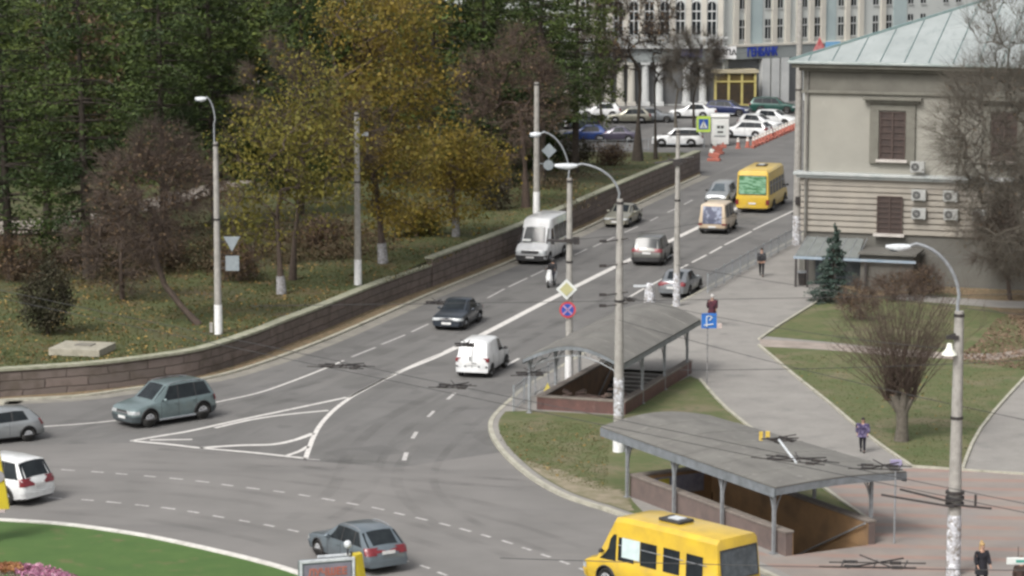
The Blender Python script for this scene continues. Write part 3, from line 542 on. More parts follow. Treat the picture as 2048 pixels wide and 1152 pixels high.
# debris by far stairs
t = thing('rubble_heap', 'heap of broken pinkish slabs and leaves inside the end wall of the far stairs', 'rubble', loc(O1, RZ1, -2., 1.15)+Vector((0, 0, -.95)), RZ1)
mb = MB(); rr = random.Random(4)
for i in range(46): mb.box((rr.uniform(-1.6, 1.5), rr.uniform(-.6, 1.2), rr.uniform(.6, 1.95)-.25*abs(rr.random())), (rr.uniform(.15, .5), rr.uniform(.12, .4), rr.uniform(.04, .12)), rr.uniform(0, 3), 0, rr.uniform(-.4, .4))
mb.ell((0, .3, .5), (1.75, .85, 1.15), 14, 8); mb.build('slabs', mat('broken slabs', (.22, .15, .13), .9, col2=(.11, .09, .07), scale=3, bump=.5), t)
t = thing('yellow_board', 'small yellow triangular warning board beside the far stairs', 'warning board', G(1095, 797), R(-10)); mb = MB()
mb.add([(-.28, 0, .12), (.28, 0, .12), (0, 0, .75), (-.28, .04, .12), (.28, .04, .12), (0, .04, .75)], [(0, 1, 2), (5, 4, 3), (0, 3, 4, 1), (1, 4, 5, 2), (2, 5, 3, 0)]); mb.build('panel', mat('board yellow', (.6, .5, .1), .6, col2=(.45, .38, .1), scale=8), t); mb = MB(); mb.box((0, .2, .3), (.05, .3, .5)); mb.build('prop', darkm, t)
# metal fences
def railfence(P, h, label, gap=.16, rise=0.12):
    t = thing('metal_fence', label, 'fence', P[0]); base = P[0]
    L = [0.]
    for i in range(1, len(P)): L.append(L[-1]+(P[i]-P[i-1]).length)
    def at(s):
        for i in range(1, len(P)):
            if s <= L[i]+1e-6: f = (s-L[i-1])/(L[i]-L[i-1]); return P[i-1].lerp(P[i], f)
        return P[-1]
    mb = MB()
    for z in (rise+.12, rise+h-.04): mb.tube([Vector((p.x, p.y, z)) for p in P], .025, 5)
    k = 0; s = 0.
    while s < L[-1]:
        p = at(s); mb.tube([(p.x, p.y, rise+.12), (p.x, p.y, rise+h-.05)], .011, 4); s += gap
    mb.build('rails', galv, t, world=True)
    s = 0.
    while s <= L[-1]+.01:
        p = at(min(s, L[-1])); mb = MB(); mb.box((p.x, p.y, rise+h/2+.03), (.07, .07, h+.06)); mb.build('post', galv, t, world=True); s += 2.0
    return t
railfence([G(1415, 590), G(1500, 541), G(1584, 495)], 1.1, 'grey railing between the bus lane and the pavement')
railfence([G(1027, 828), G(1064, 800), G(1120, 768)], 1.15, 'short grey railing at the kerb left of the far canopy', .2)
# concrete slab on lawn
P = GP(165, 705); t = thing('concrete_slab', 'pale concrete manhole slab lying on the left lawn', 'slab', P, R(-12)); slabm = mat('slab concrete', (.34, .32, .26), .9, col2=(.24, .225, .18), scale=3, bump=.3)
mb = MB(); mb.box((0, 0, .18), (2.6, 2.3, .36)); mb.build('slab', slabm, t, bevel=.03); mb = MB(); mb.box((.1, .1, .38), (.85, .7, .05)); mb.build('cover', mat('cover', (.2, .19, .16), .9, col2=(.15, .14, .12), scale=6), t)
# ---------------- buildings ----------------
stucco = mat('cream stucco', (.305, .295, .258), .9, col2=(.262, .255, .225), scale=.35, bump=.1, bscale=10); over(stucco, (.19, .18, .15), .5, .54, .72, .65, stretch=(1, 1, .4), seed=4); over(stucco, (.38, .37, .32), 2, .6, .8, .3)
stuc2 = mat('lower stucco', (.34, .31, .265), .9, col2=(.275, .255, .225), scale=.6, bump=.1, bscale=10); over(stuc2, (.23, .19, .16), .9, .58, .75, .5, stretch=(.5, 1, 1.4))
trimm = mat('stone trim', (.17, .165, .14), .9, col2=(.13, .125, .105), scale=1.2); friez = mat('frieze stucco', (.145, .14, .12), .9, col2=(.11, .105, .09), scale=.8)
basem = mat('basement render', (.13, .127, .113), .9, col2=(.10, .095, .085), scale=.5)
metr = mat('zinc roof', (.27, .30, .295), .5, .1, col2=(.36, .39, .385), scale=.5, lo=.3, hi=.7); over(metr, (.2, .235, .23), 1.2, .55, .75, .6, stretch=(2, .5, 1)); seamm = mat('roof seam', (.13, .2, .2), .6, .2, col2=(.2, .26, .25), scale=3)
brown = mat('brown boarded window', (.055, .036, .03), .6, col2=(.035, .025, .022), scale=3.); acm = mat('air conditioner shell', (.36, .365, .35), .5, col2=(.29, .295, .285), scale=5)
AB = R(18.0); C0 = Vector((17.35, 165.9, 0)); BU = Vector((math.cos(AB), -math.sin(AB), 0)); BD = Vector((math.sin(AB), math.cos(AB), 0))
def facade_uz(O, u, px, py):
    uu = px-1024; v = 576-py; d = Vector((uu, FPX*cT+v*sT, -FPX*sT+v*cT)); n = Vector((-u.y, u.x, 0)); t = (O-Vector((0, 0, CH))).dot(n)/d.dot(n); p = Vector((0, 0, CH))+d*t
    return (p-O).dot(u), p.z
F1 = lambda px, py: facade_uz(C0, BU, px, py)
B1 = thing('corner_house', 'cream stucco house with grey metal hip roof at the right edge', 'building', C0, -AB)
ze = ZA(C0, 124); zb = ZA(C0, 344); zr0 = ZA(C0, 463); LN = 48.; DP = 26.
mb = MB(); mb.b2((0, 0, zb), (LN, DP, ze)); mb.build('wall', stucco, B1)
mb = MB(); mb.b2((.02, .02, zr0), (LN-.02, DP-.02, zb-.002))
nc = 8; hgt = (zb-.75-zr0)/nc
for i in range(nc): mb.b2((-.12, -.10, zr0+i*hgt+.07), (LN, .5, zr0+(i+1)*hgt-.02)); 
mb.b2((-.16, -.14, zb-.72), (LN, .5, zb-.32)); mb.build('rusticated_wall', stuc2, B1)
mb = MB(); mb.b2((.05, .05, 0), (LN-.05, DP-.05, zr0-.002)); mb.b2((-.14, -.16, .0), (LN, .6, 1.9)); mb.build('basement', basem, B1)
mb = MB(); mb.b2((-.35, -.38, zb-.3), (LN, .4, zb-.12)); mb.b2((-.5, -.55, zb-.118), (LN, .4, zb+.06)); mb.build('belt_course', mat('zinc ledge', (.33, .36, .36), .5, .2, col2=(.45, .46, .45), scale=1.4), B1, bevel=.02)
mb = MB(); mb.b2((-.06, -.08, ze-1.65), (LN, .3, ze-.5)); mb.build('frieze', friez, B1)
mb = MB(); mb.b2((-.16, -.2, ze-1.82), (LN, .3, ze-1.652)); mb.b2((-.3, -.35, ze-.5), (LN, .3, ze-.3)); mb.b2((-.65, -.7, ze-.298), (LN, .3, ze-.05)); mb.build('cornice', trimm, B1, bevel=.03)
mb = MB(); mb.b2((-.86, -.9, ze-.048), (LN, -.55, ze+.12)); mb.b2((-.86, -.55, ze-.048), (-.5, DP, ze+.12)); mb.build('gutter', mat('gutter zinc', (.38, .41, .40), .5, .3, col2=(.25, .3, .29), scale=1.5), B1, bevel=.03)
sl_ = .325; e = -.75; rt_ = 13.5; zq = lambda q: ze+.13+q*sl_
mb = MB(); q = rt_; V = [(e, e, zq(0)), (LN, e, zq(0)), (LN, e+q, zq(q)), (e+q, e+q, zq(q)), (e, DP+.7, zq(0)), (LN, DP+.7, zq(0))]
mb.add(V, [(0, 1, 2, 3), (0, 3, 4), (3, 2, 5, 4), (0, 4, 5, 1)]); mb.build('roof', metr, B1)
mb = MB()
k = 0; x = .35
while x < LN-1:
    top = min(rt_, x-e); mb.tube([(x, e+.02, zq(.02)+.02), (x, e+top, zq(top)+.02)], .035, 4); x += 1.42
for j in range(1, 10):
    y = e+j*1.5; mb.tube([(e, y, zq(0)+.02), (e+min(rt_, y-e), y, zq(min(rt_, y-e))+.02)], .03, 4) if y-e < rt_ else None
mb.tube([(e, e, zq(0)+.03), (e+rt_, e+rt_, zq(rt_)+.03)], .09, 6); mb.build('roof_seams', seamm, B1)
mb = MB(); mb.tube([(.22, -.14, ze-.5), (.22, -.14, zb+.1), (.22, -.3, zb-.05), (.22, -.3, .3), (.22, -.5, .15)], .07, 8); mb.build('drainpipe', mat('painted downpipe', (.16, .16, .145), .6, col2=(.10, .09, .08), scale=2), B1, smooth=True)
def housewin(px0, px1, py0, py1, frame, name='window'):
    u0, z1 = F1(px0, py0); u1, z0 = F1(px1, py1); w_ = u1-u0
    mb = MB(); mb.b2((u0, -.17, z0), (u1, -.02, z1)) if not frame else mb.b2((u0, -.06, z0), (u1, -.01, z1)); f = mb.build(name, brown, B1)
    y0 = -.175 if not frame else -.065; mb = MB(); n = 7
    for i in range(n+1): z = z0+(z1-z0)*i/n; mb.b2((u0, y0-.05, z-.035), (u1, y0, z+.035))
    for x in (u0, (u0+u1)/2, u1): mb.b2((x-.045, y0-.075, z0), (x+.045, y0-.051, z1))
    mb.build('frame', mat('brown window frame', (.075, .05, .042), .6, col2=(.05, .035, .03), scale=5), f)
    mb = MB(); mb.b2((u0-.2, y0-.3, z0-.2), (u1+.2, y0+.02, z0-.042)); mb.build('sill', mat('pale sill', (.5, .47, .44), .7, col2=(.4, .37, .34), scale=3), f)
    if frame:
        mb = MB()
        for a, b in ((u0-.62, u0-.08), (u1+.08, u1+.62)): mb.b2((a, -.2, z0-.3), (b, -.012, z1+.1))
        mb.b2((u0-.62, -.16, z1+.102), (u1+.62, -.012, z1+.55)); mb.b2((u0-.85, -.34, z1+.552), (u1+.85, -.012, z1+.72)); mb.b2((u0-1.0, -.5, z1+.722), (u1+1.0, -.012, z1+.9)); mb.build('surround', trimm, f, bevel=.015)
housewin(1762, 1809, 224, 318, True); housewin(1986, 2032, 226, 322, True); housewin(1757, 1804, 392, 466, False); housewin(1985, 2030, 396, 470, False)
for i, (x, y, lb) in enumerate(((1839, 332, 'air conditioner box sitting on the ledge of the cream house'), (1840, 389, 'air conditioner box under the ledge, nearest the lower brown window'), (1840, 426, 'air conditioner box directly below the one nearest the lower window'), (1903, 391, 'air conditioner box high in the second column from the window'), (1904, 428, 'air conditioner box low in the second column from the window'), (1960, 429, 'faint air conditioner box behind the bare branches at the right'))):
    u, z = F1(x, y); P = C0+BU*u-BD*(.62 if i == 0 else .36); P.z = z-.3; t = thing('air_conditioner', lb, 'air conditioner', P, -AB, 'air conditioners on the cream house')
    mb = MB(); mb.b2((-.42, -.16, 0), (.42, .16, .62)); mb.build('casing', acm, t, bevel=.02)
    mb = MB(); mb.cyl((-.12, -.165, .31), .235, .02, 'y', 20); fo = mb.build('fan_opening', blackp, t); mb = MB()
    for a in range(6): mb.box((-.12, -.182, .31), (.42, .008, .012), 0, 0, a*math.pi/6)
    mb.build('grille', acm, fo)
    mb = MB(); mb.b2((-.36, -.14, -.05), (-.3, .2, -.002)); mb.b2((.3, -.14, -.05), (.36, .2, -.002)); mb.build('bracket', galv, t)
# entrance pavilion of the house
P0 = G(1608, 522, 0); tP = thing('glazed_porch', 'low porch with sloping grey glass roof and blue edge beam below the cream house', 'porch', C0+BU*.2-BD*2.6, -AB)
u0, _ = F1(1603, 500); u1, _ = F1(1728, 500)
mb = MB(); mb.add([(0, -.2, 1.95), (u1, -.2, 1.95), (u1-.15, 2.2, 2.75), (.25, 2.2, 2.75), (0, -.2, 2.02), (u1, -.2, 2.02), (u1-.15, 2.2, 2.82), (.25, 2.2, 2.82)], [(0,1,2,3),(4,5,6,7),(0,1,5,4),(1,2,6,5),(2,3,7,6),(3,0,4,7)]); mb.build('roof', mat('porch sheet', (.17, .185, .18), .4, col2=(.13, .14, .135), scale=2), tP)
mb = MB()
for k in range(7): x = u1*k/6; mb.tube([(x, -.22, 2.0), (x*.96+.2, 2.2, 2.84)], .03, 4)
mb.build('glazing_bars', galv, tP)
mb = MB(); mb.b2((-.1, -.32, 1.8), (u1+3.4, -.2, 1.94)); mb.build('edge_beam', mat('blue grey beam', (.22, .29, .36), .5, col2=(.3, .35, .4), scale=2), tP)
for x in (.05, .75, 2.4, 4.2): mb = MB(); mb.box((x, -.26, 0.95), (.12, .12, 1.7)); mb.build('post', darkm, tP)
mb = MB(); mb.b2((u1+.1, 0, .12), (u1+3.2, 2.3, 2.2)); mb.b2((u1, -.3, 2.202), (u1+3.4, 2.4, 2.32)); mb.build('side_block', basem, tP)
mb = MB(); mb.b2((.9, 1.2, .12), (u1, 1.3, 1.9)); mb.build('glass_wall', clearg, tP)
t = thing('ramp_rail', 'pale horizontal rail along the ramp behind the blue spruce', 'railing', G(1690, 548), -AB); mb = MB(); mb.tube([(0, 0, 1.05), (9, 0, 1.05)], .04, 6); mb.tube([(0, 0, .6), (9, 0, .6)], .03, 6)
for k in range(6): mb.tube([(k*1.8, 0, .1), (k*1.8, 0, 1.05)], .03, 6)
mb.build('rails', kerbm, t)
# ---- far bank building ----
facm = mat('pale facade render', (.47, .49, .47), .9, col2=(.41, .43, .42), scale=.15); over(facm, (.29, .29, .28), .4, .6, .8, .4, stretch=(1, 1, .3))
blue_p = mat('pale blue panel', (.36, .43, .43), .8, col2=(.30, .36, .37), scale=.3); crm = mat('cream pilaster', (.50, .48, .42), .9, col2=(.42, .40, .36), scale=.4); gband = mat('grey fascia band', (.22, .24, .24), .6, col2=(.17, .19, .19), scale=.3)
whitec = mat('white column', (.50, .51, .50), .8, col2=(.4, .41, .41), scale=.5); dkfac = mat('shaded shopfront', (.075, .08, .085), .4, col2=(.13, .13, .13), scale=.3); bluelet = mat('blue letters', (.012, .03, .25), .4, col2=(.02, .05, .33), scale=3)  # dkfac: plain dark tone of the shopfront behind the columns
OA = Vector((G(1120, 206).x, 293.5, 0)); UA = Vector((1, 0, 0)); FA = lambda px, py: facade_uz(OA, UA, px, py)
BA = thing('bank_building', 'pale columned building with tall arched windows at the far end of the street', 'building', OA, 0); ua, _ = FA(1448, 200)
mb = MB(); mb.b2((-30, 0, 0), (ua, 16, 22)); mb.build('wall', facm, BA)
zt = FA(1400, 96)[1]; zl = FA(1400, 124)[1]
mb = MB(); mb.b2((-30, -.5, zl), (ua+.1, -.002, zt)); mb.build('fascia_band', gband, BA); mb = MB(); mb.b2((-30, -1.0, zt+.002), (ua+.3, -.002, zt+.25)); mb.b2((-30, -.9, zt+1.05), (ua+.3, -.6, zt+1.2))
x = -29.9
while x < ua: mb.b2((x, -.85, zt+.25), (x+.14, -.7, zt+1.05)); x += .45
mb.build('balustrade', whitec, BA)
def arched(x, w_, z0, z1, parent):
    pts = [(x-w_/2, z0), (x+w_/2, z0)]+[(x+w_/2*math.cos(a), z1-w_/2+w_/2*math.sin(a)) for a in [math.pi*k/8 for k in range(9)]]
    mb = MB(); n = len(pts); mb.add([(p[0], -.03, p[1]) for p in pts], [tuple(range(n))]); f = mb.build('window', glass, parent)
    mb = MB(); mb.tube([(p[0], -.08, p[1]) for p in pts]+[(pts[0][0], -.08, pts[0][1])], .07, 4); mb.b2((x-.04, -.09, z0), (x+.04, -.05, z1)); 
    for z in (z0+(z1-z0)*.42, z0+(z1-z0)*.7): mb.b2((x-w_/2, -.1, z-.07), (x+w_/2, -.05, z+.07))
    mb.build('frame', whitec, f); return f
for px in (1171, 1204, 1237, 1268, 1299, 1330, 1361, 1393, 1424):
    x, z1 = FA(px, 2); _, z0 = FA(px, 70); arched(x, 1.0, z0, z1, BA); arched(x, 1.0, z1+1.3, z1+4.2, BA)
mb = MB()
for px in (1155, 1187, 1220, 1252, 1283, 1314, 1345, 1377, 1408, 1441): x, _ = FA(px, 50); mb.b2((x-.28, -.25, zt+.26), (x+.28, -.002, 22))
mb.build('pilasters', crm, BA)
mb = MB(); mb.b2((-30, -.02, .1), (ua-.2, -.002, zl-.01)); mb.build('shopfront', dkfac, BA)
for px in (1130, 1160, 1185, 1215, 1240, 1262, 1290, 1318, 1372, 1405): x, _ = FA(px, 180); mb = MB(); mb.tube([(x, -.6, .1), (x, -.6, zl)], [.42, .34], 14); mb.box((x, -.6, zl-.12), (.95, .9, .24)); mb.box((x, -.6, .2), (.95, .9, .4)); mb.build('column', whitec if px > 1280 else crm, BA, smooth=True)
banner = mat('dull blue banner', (.06, .07, .22), .6, col2=(.12, .12, .2), scale=1.)
x0, z0 = FA(1362, 113); x1, z1 = FA(1404, 97); mb = MB(); mb.b2((x0, -.56, z0), (x1, -.505, z1)); mb.build('banner', banner, BA)
OB = Vector((OA.x+ua+.05, 294.0, 0)); aB = R(32); UB = Vector((math.cos(aB), math.sin(aB), 0)); FB = lambda px, py: facade_uz(OB, UB, px, py)
BB = thing('office_building', 'long pale building with blue panels and blue letters on its grey band', 'building', OB, aB)
mb = MB(); mb.b2((0, 0, 0), (75, 15, 24)); mb.build('wall', facm, BB)
x = 0; _, zt2 = FB(1470, 93); _, zl2 = FB(1470, 118)
mb = MB(); mb.b2((.3, -.7, zl2), (75, -.002, zt2)); mb.build('fascia_band', gband, BB); mb = MB(); mb.b2((.3, -.8, zt2+.002), (75, -.002, zt2+.2)); mb.build('ledge', crm, BB)
colsx = [1484, 1535, 1559, 1608, 1634, 1681, 1706, 1750, 1777, 1820, 1845, 1890, 1915]
mw = []
for px in colsx:
    x, _ = FB(px, 60)
    for (a, b) in ((56, 79), (40, 53), (-4, 18), (-22, -8), (-60, -38)):
        _, z0 = FB(1484, b); _, z1 = FB(1484, a); mb = MB(); mb.b2((x-.33, -.05, z0), (x+.33, -.002, z1)); f = mb.build('window', glass, BB); mb = MB(); mb.b2((x-.4, -.12, z0-.12), (x+.4, -.051, z0)); mb.b2((x-.03, -.08, z0), (x+.03, -.052, z1)); mb.build('frame', whitec, f)
mb = MB()
for a, b in ((1499, 1524), (1648, 1671), (1786, 1812)):
    x0, _ = FB(a, 50); x1, _ = FB(b, 50); mb.b2((x0, -.1, zt2+.21), (x1, -.002, 24))
mb.build('blue_panels', blue_p, BB)
mb = MB()
for a in (1470, 1493, 1547, 1573, 1596, 1621, 1644, 1693, 1720, 1764): x, _ = FB(a, 50); mb.b2((x-.3, -.3, zt2+.21), (x+.3, -.002, 24))
mb.build('pilasters', crm, BB)
mb = MB(); mb.b2((.5, -.03, .05), (70, -.002, zl2-.01)); mb.build('shopfront', mat('grey shopfront', (.13, .135, .14), .4, col2=(.09, .095, .1), scale=.3), BB)
for a in (1524, 1543, 1562, 1612, 1660, 1700): x, _ = FB(a, 160); mb = MB(); mb.b2((x-.5, -.75, 0), (x+.5, -.1, zl2-.02)); mb.build('column', whitec, BB)
xa, za = FB(1487, 104); xb, _ = FB(1545, 104); text('bank_lettering', 'ГЕНБАНК', 1.25, bluelet, BB, TM(((xa+xb)/2, -.76, (zt2+zl2)/2), 0, 90, (xb-xa)/5.6), .05, .035)
xa, za = FA(1456, 106); mb = MB(); mb.b2((xa-.9, -.9, za-.55), (xa+.8, -.86, za+.75)); mb.build('sign_board', mat('white board', (.6, .6, .6), .6, col2=(.5, .5, .5), scale=3), BA); text('lettering', 'ЗПА', .8, blackp, BA, TM((xa, -.93, za+.1)), .02, .02)
x, z = FB(1630, 92); mb = MB(); mb.add([(x-1.1, -.82, z-.9), (x+1.1, -.82, z-.9), (x, -.82, z+1.0), (x-1.1, -.76, z-.9), (x+1.1, -.76, z-.9), (x, -.76, z+1.0)], [(0,1,2),(3,5,4),(0,3,4,1),(1,4,5,2),(2,5,3,0)]); mb.build('red_emblem', mat('red emblem', (.5, .07, .07), .5, col2=(.6, .3, .3), scale=2), BB)
x, z = FB(1655, 88); mb = MB(); mb.b2((x-.9, -.84, z-.8), (x+1.1, -.78, z+.3)); mb.build('blue_emblem', mat('sky blue emblem', (.15, .35, .6), .5, col2=(.2, .4, .6), scale=2), BB)
# yellow kiosk entrance
ye = mat('yellow frame paint', (.42, .36, .13), .6, col2=(.33, .28, .1), scale=1.5); P = G(1470, 212); t = thing('glazed_vestibule', 'yellow framed glass entrance box before the pale building', 'vestibule', P, R(4))
mb = MB(); s_ = PXM(P); W_ = 80/s_; hh = 72/s_
for k in range(4): mb.b2((-W_/2+k*W_/3-.12, -.12, 0), (-W_/2+k*W_/3+.12, .12, hh*.92))
for z in (.05, hh*.66, hh*.9): mb.b2((-W_/2-.1, -.16, z), (W_/2+.1, -.12+.1, z+.16))
mb.b2((W_/2-.12, 1.9, 0), (W_/2+.12, 2.1, hh*.9)); mb.b2((-W_/2-.12, 1.9, 0), (-W_/2+.12, 2.1, hh*.9)); mb.build('frame', ye, t)
mb = MB(); mb.b2((-W_/2, .0, .05), (W_/2, .03, hh*.88)); mb.b2((W_/2-.03, .05, .05), (W_/2, 1.9, hh*.88)); mb.build('glass_panel', mat('amber tinted glass', (.07, .05, .02), .15, col2=(.11, .08, .03), scale=1), t)
mb = MB(); mb.b2((-W_/2-.3, -.35, hh*.92), (W_/2+.3, 2.2, hh)); mb.build('roof', mat('beige fascia', (.38, .33, .22), .7, col2=(.3, .27, .2), scale=1.5), t)
for k in (0, 1, 2): mb = MB(); x = -W_/2+(k+.5)*W_/3; mb.b2((x-.55, -.06, .1), (x+.55, -.035, hh*.6)); mb.build('door', mat('brown door glass', (.05, .035, .02), .3, col2=(.03, .025, .02), scale=2), t)
# far background block at top left and top right
for px, py, w_, h_, lb, c in ((60, 120, 22, 20, 'grey block glimpsed above the pines at the top left corner', (.16, .14, .15)), (1900, 60, 30, 14, 'low brown house beyond the metal roof at the top right', (.2, .17, .15))):
    P = G(px, py); t = thing('distant_building', lb, 'building', P, .1); mb = MB(); mb.b2((-w_/2, 0, -1), (w_/2, 10, h_)); mb.build('wall', mat('far wall', c, .9, col2=tuple(x*.7 for x in c), scale=.3), t)
    mb = MB(); mb.add([(-w_/2-.5, -.5, h_), (w_/2+.5, -.5, h_), (w_/2+.5, 10.5, h_), (-w_/2-.5, 10.5, h_), (-w_/2+2, 5, h_+3), (w_/2-2, 5, h_+3)], [(0, 1, 5, 4), (1, 2, 5), (2, 3, 4, 5), (3, 0, 4), (3, 2, 1, 0)]); mb.build('roof', mat('far roof', (.2, .1, .08), .8, col2=(.14, .08, .07), scale=1), t)
    for k in range(5):
        for z in (h_*.35, h_*.7): mb = MB(); x = -w_/2+(k+.7)*w_/5.5; mb.b2((x, -.06, z), (x+1.2, -.002, z+1.6)); mb.build('window', glass, t)
# ---------------- poles ----------------
def pole(name, label, P, top_py, r0, r1, wash=1.2, washm=None, group=None, ztop=None, cat='pole'):
    t = thing(name, label, cat, P, 0, group); h = (ZA(P, top_py) if ztop is None else ztop)-P.z; n = 8
    mb = MB(); mb.tube([(0, 0, h*i/n) for i in range(n+1)], [r0+(r1-r0)*i/n for i in range(n+1)], 14); mb.build('pole', conc, t, smooth=True)
    if wash: mb = MB(); mb.tube([(0, 0, .0), (0, 0, wash)], [r0+.012, r0+(r1-r0)*wash/h+.012], 14); mb.build('painted_base', washm or whitew, t, smooth=True)
    mb = MB()
    for z in (h*.985, h*.6): mb.tube([(0, 0, z-.05), (0, 0, z+.05)], [r0+(r1-r0)*z/h+.025]*2, 12)
    mb.build('band', darkm, t); return t, h
def lamp(t, h, dx, dz, dy=0., hl=.62, r=.04, stem=0.):
    """arched arm from pole top to a lamp head dx away and dz above the pole top"""
    sx = 1 if dx > 0 else -1; pts = [(0.06*sx, 0, h-1.4), (0.06*sx, 0, h+stem)]; H_ = dz-stem
    for k in range(1, 11): a = math.pi/2*k/10; pts.append((dx*(1-math.cos(a)), dy*(1-math.cos(a)), h+stem+H_*math.sin(a)*1.06-(.06*H_ if k == 10 else 0)))
    mb = MB(); mb.tube(pts, r, 8); mb.build('lamp_arm', galv, t, smooth=True)
    e_ = Vector(pts[-1]); d = Vector((sx, dy/abs(dx)*1. if dx else 0, 0)).normalized()
    mb = MB(); n = 9; P_ = [e_+d*hl*(k/(n-1.)-.1)+Vector((0, 0, -.04*math.sin(math.pi*k/(n-1.)))) for k in range(n)]; mb.tube(P_, [.05+.085*math.sin(math.pi*min(1, (k+.6)/(n-.2))) for k in range(n)], 12)
    f = mb.build('lamp_head', lampw, t, smooth=True); mb = MB(); c = e_+d*hl*.5; mb.ell((c.x, c.y, c.z-.1), (.24, .1, .08), 12, 6); mb.build('lens', clearg, f, smooth=True)
def sgn(P, px_, py_): # local x,z offset for a feature at a picture position at this pole's depth
    s = PXM(Vector((P.x, P.y, ZA(P, py_)))); u = (px_-1024)/s-P.x; return u, ZA(P, py_)-P.z
PO = {}
P = GP(437, 668); t, h = pole('street_lamp', 'lamp post with white painted foot nearest the concrete slab on the left lawn', P, 284, .2, .12, 1.5, group='concrete lamp posts', cat='street lamp'); x, z = sgn(P, 410, 197); lamp(t, h, x, z-h, 0, .55, .04, .9)
m_sg = mat('sign back grey', (.30, .34, .36), .5, .3, col2=(.24, .27, .29), scale=5)
mb = MB(); x, z = sgn(P, 464, 487); mb.add([(x-.42, -.1, z+.36), (x+.42, -.1, z+.36), (x, -.1, z-.4), (x-.42, -.07, z+.36), (x+.42, -.07, z+.36), (x, -.07, z-.4)], [(0, 1, 2), (5, 4, 3), (0, 3, 4, 1), (1, 4, 5, 2), (2, 5, 3, 0)]); tg = mb.build('triangle_sign', m_sg, t); mb = MB(); mb.tube([(0, -.05, z+.1), (x, -.05, z+.1)], .025, 6); mb.build('bracket', darkm, tg)
mb = MB(); x, z = sgn(P, 465, 526); mb.b2((x-.34, -.1, z-.38), (x+.34, -.07, z+.38)); tg = mb.build('square_sign', m_sg, t); mb = MB(); mb.tube([(0, -.05, z+.1), (x, -.05, z+.1)], .025, 6); mb.tube([(0, -.05, z-.25), (x, -.05, z-.25)], .025, 6); mb.build('bracket', darkm, tg)
mb = MB(); mb.box((-.35, -.1, .35), (.16, .14, .5)); mb.build('meter_box', conc, t)
P = GP(716, 570); t, h = pole('utility_pole', 'concrete pole with white painted foot rising into the yellow trees', P, 225, .2, .14, 1.45, group='concrete poles')
mb = MB(); mb.tube([(0, 0, h-1.3), (.55, -.1, h-1.25)], .04, 6); mb.box((.5, -.1, h-1.2), (.3, .2, .2)); mb.build('bracket', galv, t)
P = GP(1073, 428); t, h = pole('utility_pole', 'concrete pole with white foot behind the white minibus, grey sign backs on it', P, 165, .22, .16, 1.5, group='concrete poles'); 
mb = MB(); x, z = sgn(P, 1098, 301); mb.add([(x+a, y, z+b) for y in (-.1, -.07) for a, b in ((-.5, 0), (0, -.5), (.5, 0), (0, .5))], [(0, 1, 2, 3), (7, 6, 5, 4), (0, 4, 5, 1), (1, 5, 6, 2), (2, 6, 7, 3), (3, 7, 4, 0)]); mb.build('diamond_sign', m_sg, t)
mb = MB(); x, z = sgn(P, 1097, 330); mb.cyl((x, -.08, z), .34, .03, 'y', 20); mb.tube([(0, -.05, z+.1), (x, -.05, z+.1)], .025, 6); mb.tube([(x, -.05, z-.3), (x, -.05, z+1.4)], .025, 6); mb.build('round_sign', m_sg, t)
P = G(1138, 772, .1); t, h = pole('street_lamp', 'lamp post with diamond and round traffic signs, standing behind the arched canopy', P, 356, .19, .12, 1.5, group='concrete lamp posts', cat='street lamp'); x, z = sgn(P, 1079, 268); lamp(t, h, x, z-h, 0, .5)
yd = mat('faded yellow sign face', (.45, .43, .22), .5, col2=(.38, .37, .2), scale=5); wf = mat('white sign face', (.62, .64, .62), .5, col2=(.55, .57, .55), scale=8)
def diamond(mb, x, z, s, y): mb.add([(x+a*s, y+d, z+b*s) for d in (0, .02) for a, b in ((-1, 0), (0, -1), (1, 0), (0, 1))], [(0, 1, 2, 3), (7, 6, 5, 4), (0, 4, 5, 1), (1, 5, 6, 2), (2, 6, 7, 3), (3, 7, 4, 0)])
x, z = sgn(P, 1133, 577); mb = MB(); diamond(mb, x, z, .5, -.26); f = mb.build('diamond_sign', wf, t); mb = MB(); diamond(mb, x, z, .33, -.285); mb.build('yellow_panel', yd, f)
x, z = sgn(P, 1135, 618); red = mat('sign red', (.5, .05, .06), .45, col2=(.42, .06, .07), scale=6); blu = mat('sign blue', (.015, .06, .3), .45, col2=(.02, .08, .34), scale=6)
mb = MB(); mb.cyl((x, -.25, z), .39, .02, 'y', 28); f = mb.build('round_sign', red, t); mb = MB(); mb.cyl((x, -.267, z), .29, .01, 'y', 28); mb.build('blue_disc', blu, f); mb = MB()
for a in (R(45), R(-45)): mb.box((x, -.278, z), (.6, .008, .075), 0, 0, a)
mb.build('red_cross', mat('faded red bar', (.4, .28, .42), .5, col2=(.35, .2, .35), scale=6), f)
mb = MB(); x, z = sgn(P, 1140, 480); mb.tube([(-1.05, -.1, z), (.3, -.1, z-.05)], .07, 8); mb.box((.33, -.1, z-.02), (.28, .26, .34)); mb.box((0, 0, z), (.5, .5, .16)); mb.build('signal_bracket', darkm, t)
P = G(1237, 903, .13); t, h = pole('street_lamp', 'tall lamp post with white foot between the two stair canopies', P, 398, .23, .13, 1.0, group='concrete lamp posts', cat='street lamp'); x, z = sgn(P, 1150, 331); lamp(t, h, x, z-h, 0, .95, .05)
mb = MB(); x, z = sgn(P, 1237, 830); mb.tube([(0, 0, z), (0, 0, z+1.6)], .22, 14); mb.build('posters', chipw, t, smooth=True)
mb = MB()
for py in (585, 607, 478, 527): x, z = sgn(P, 1237, py); mb = MB(); mb.tube([(-.75, -.1, z-.12), (.35, -.1, z+.04)], .035, 6); mb.box((-.7, -.1, z-.08), (.3, .12, .12)); mb.build('wire_bracket', darkm, t)
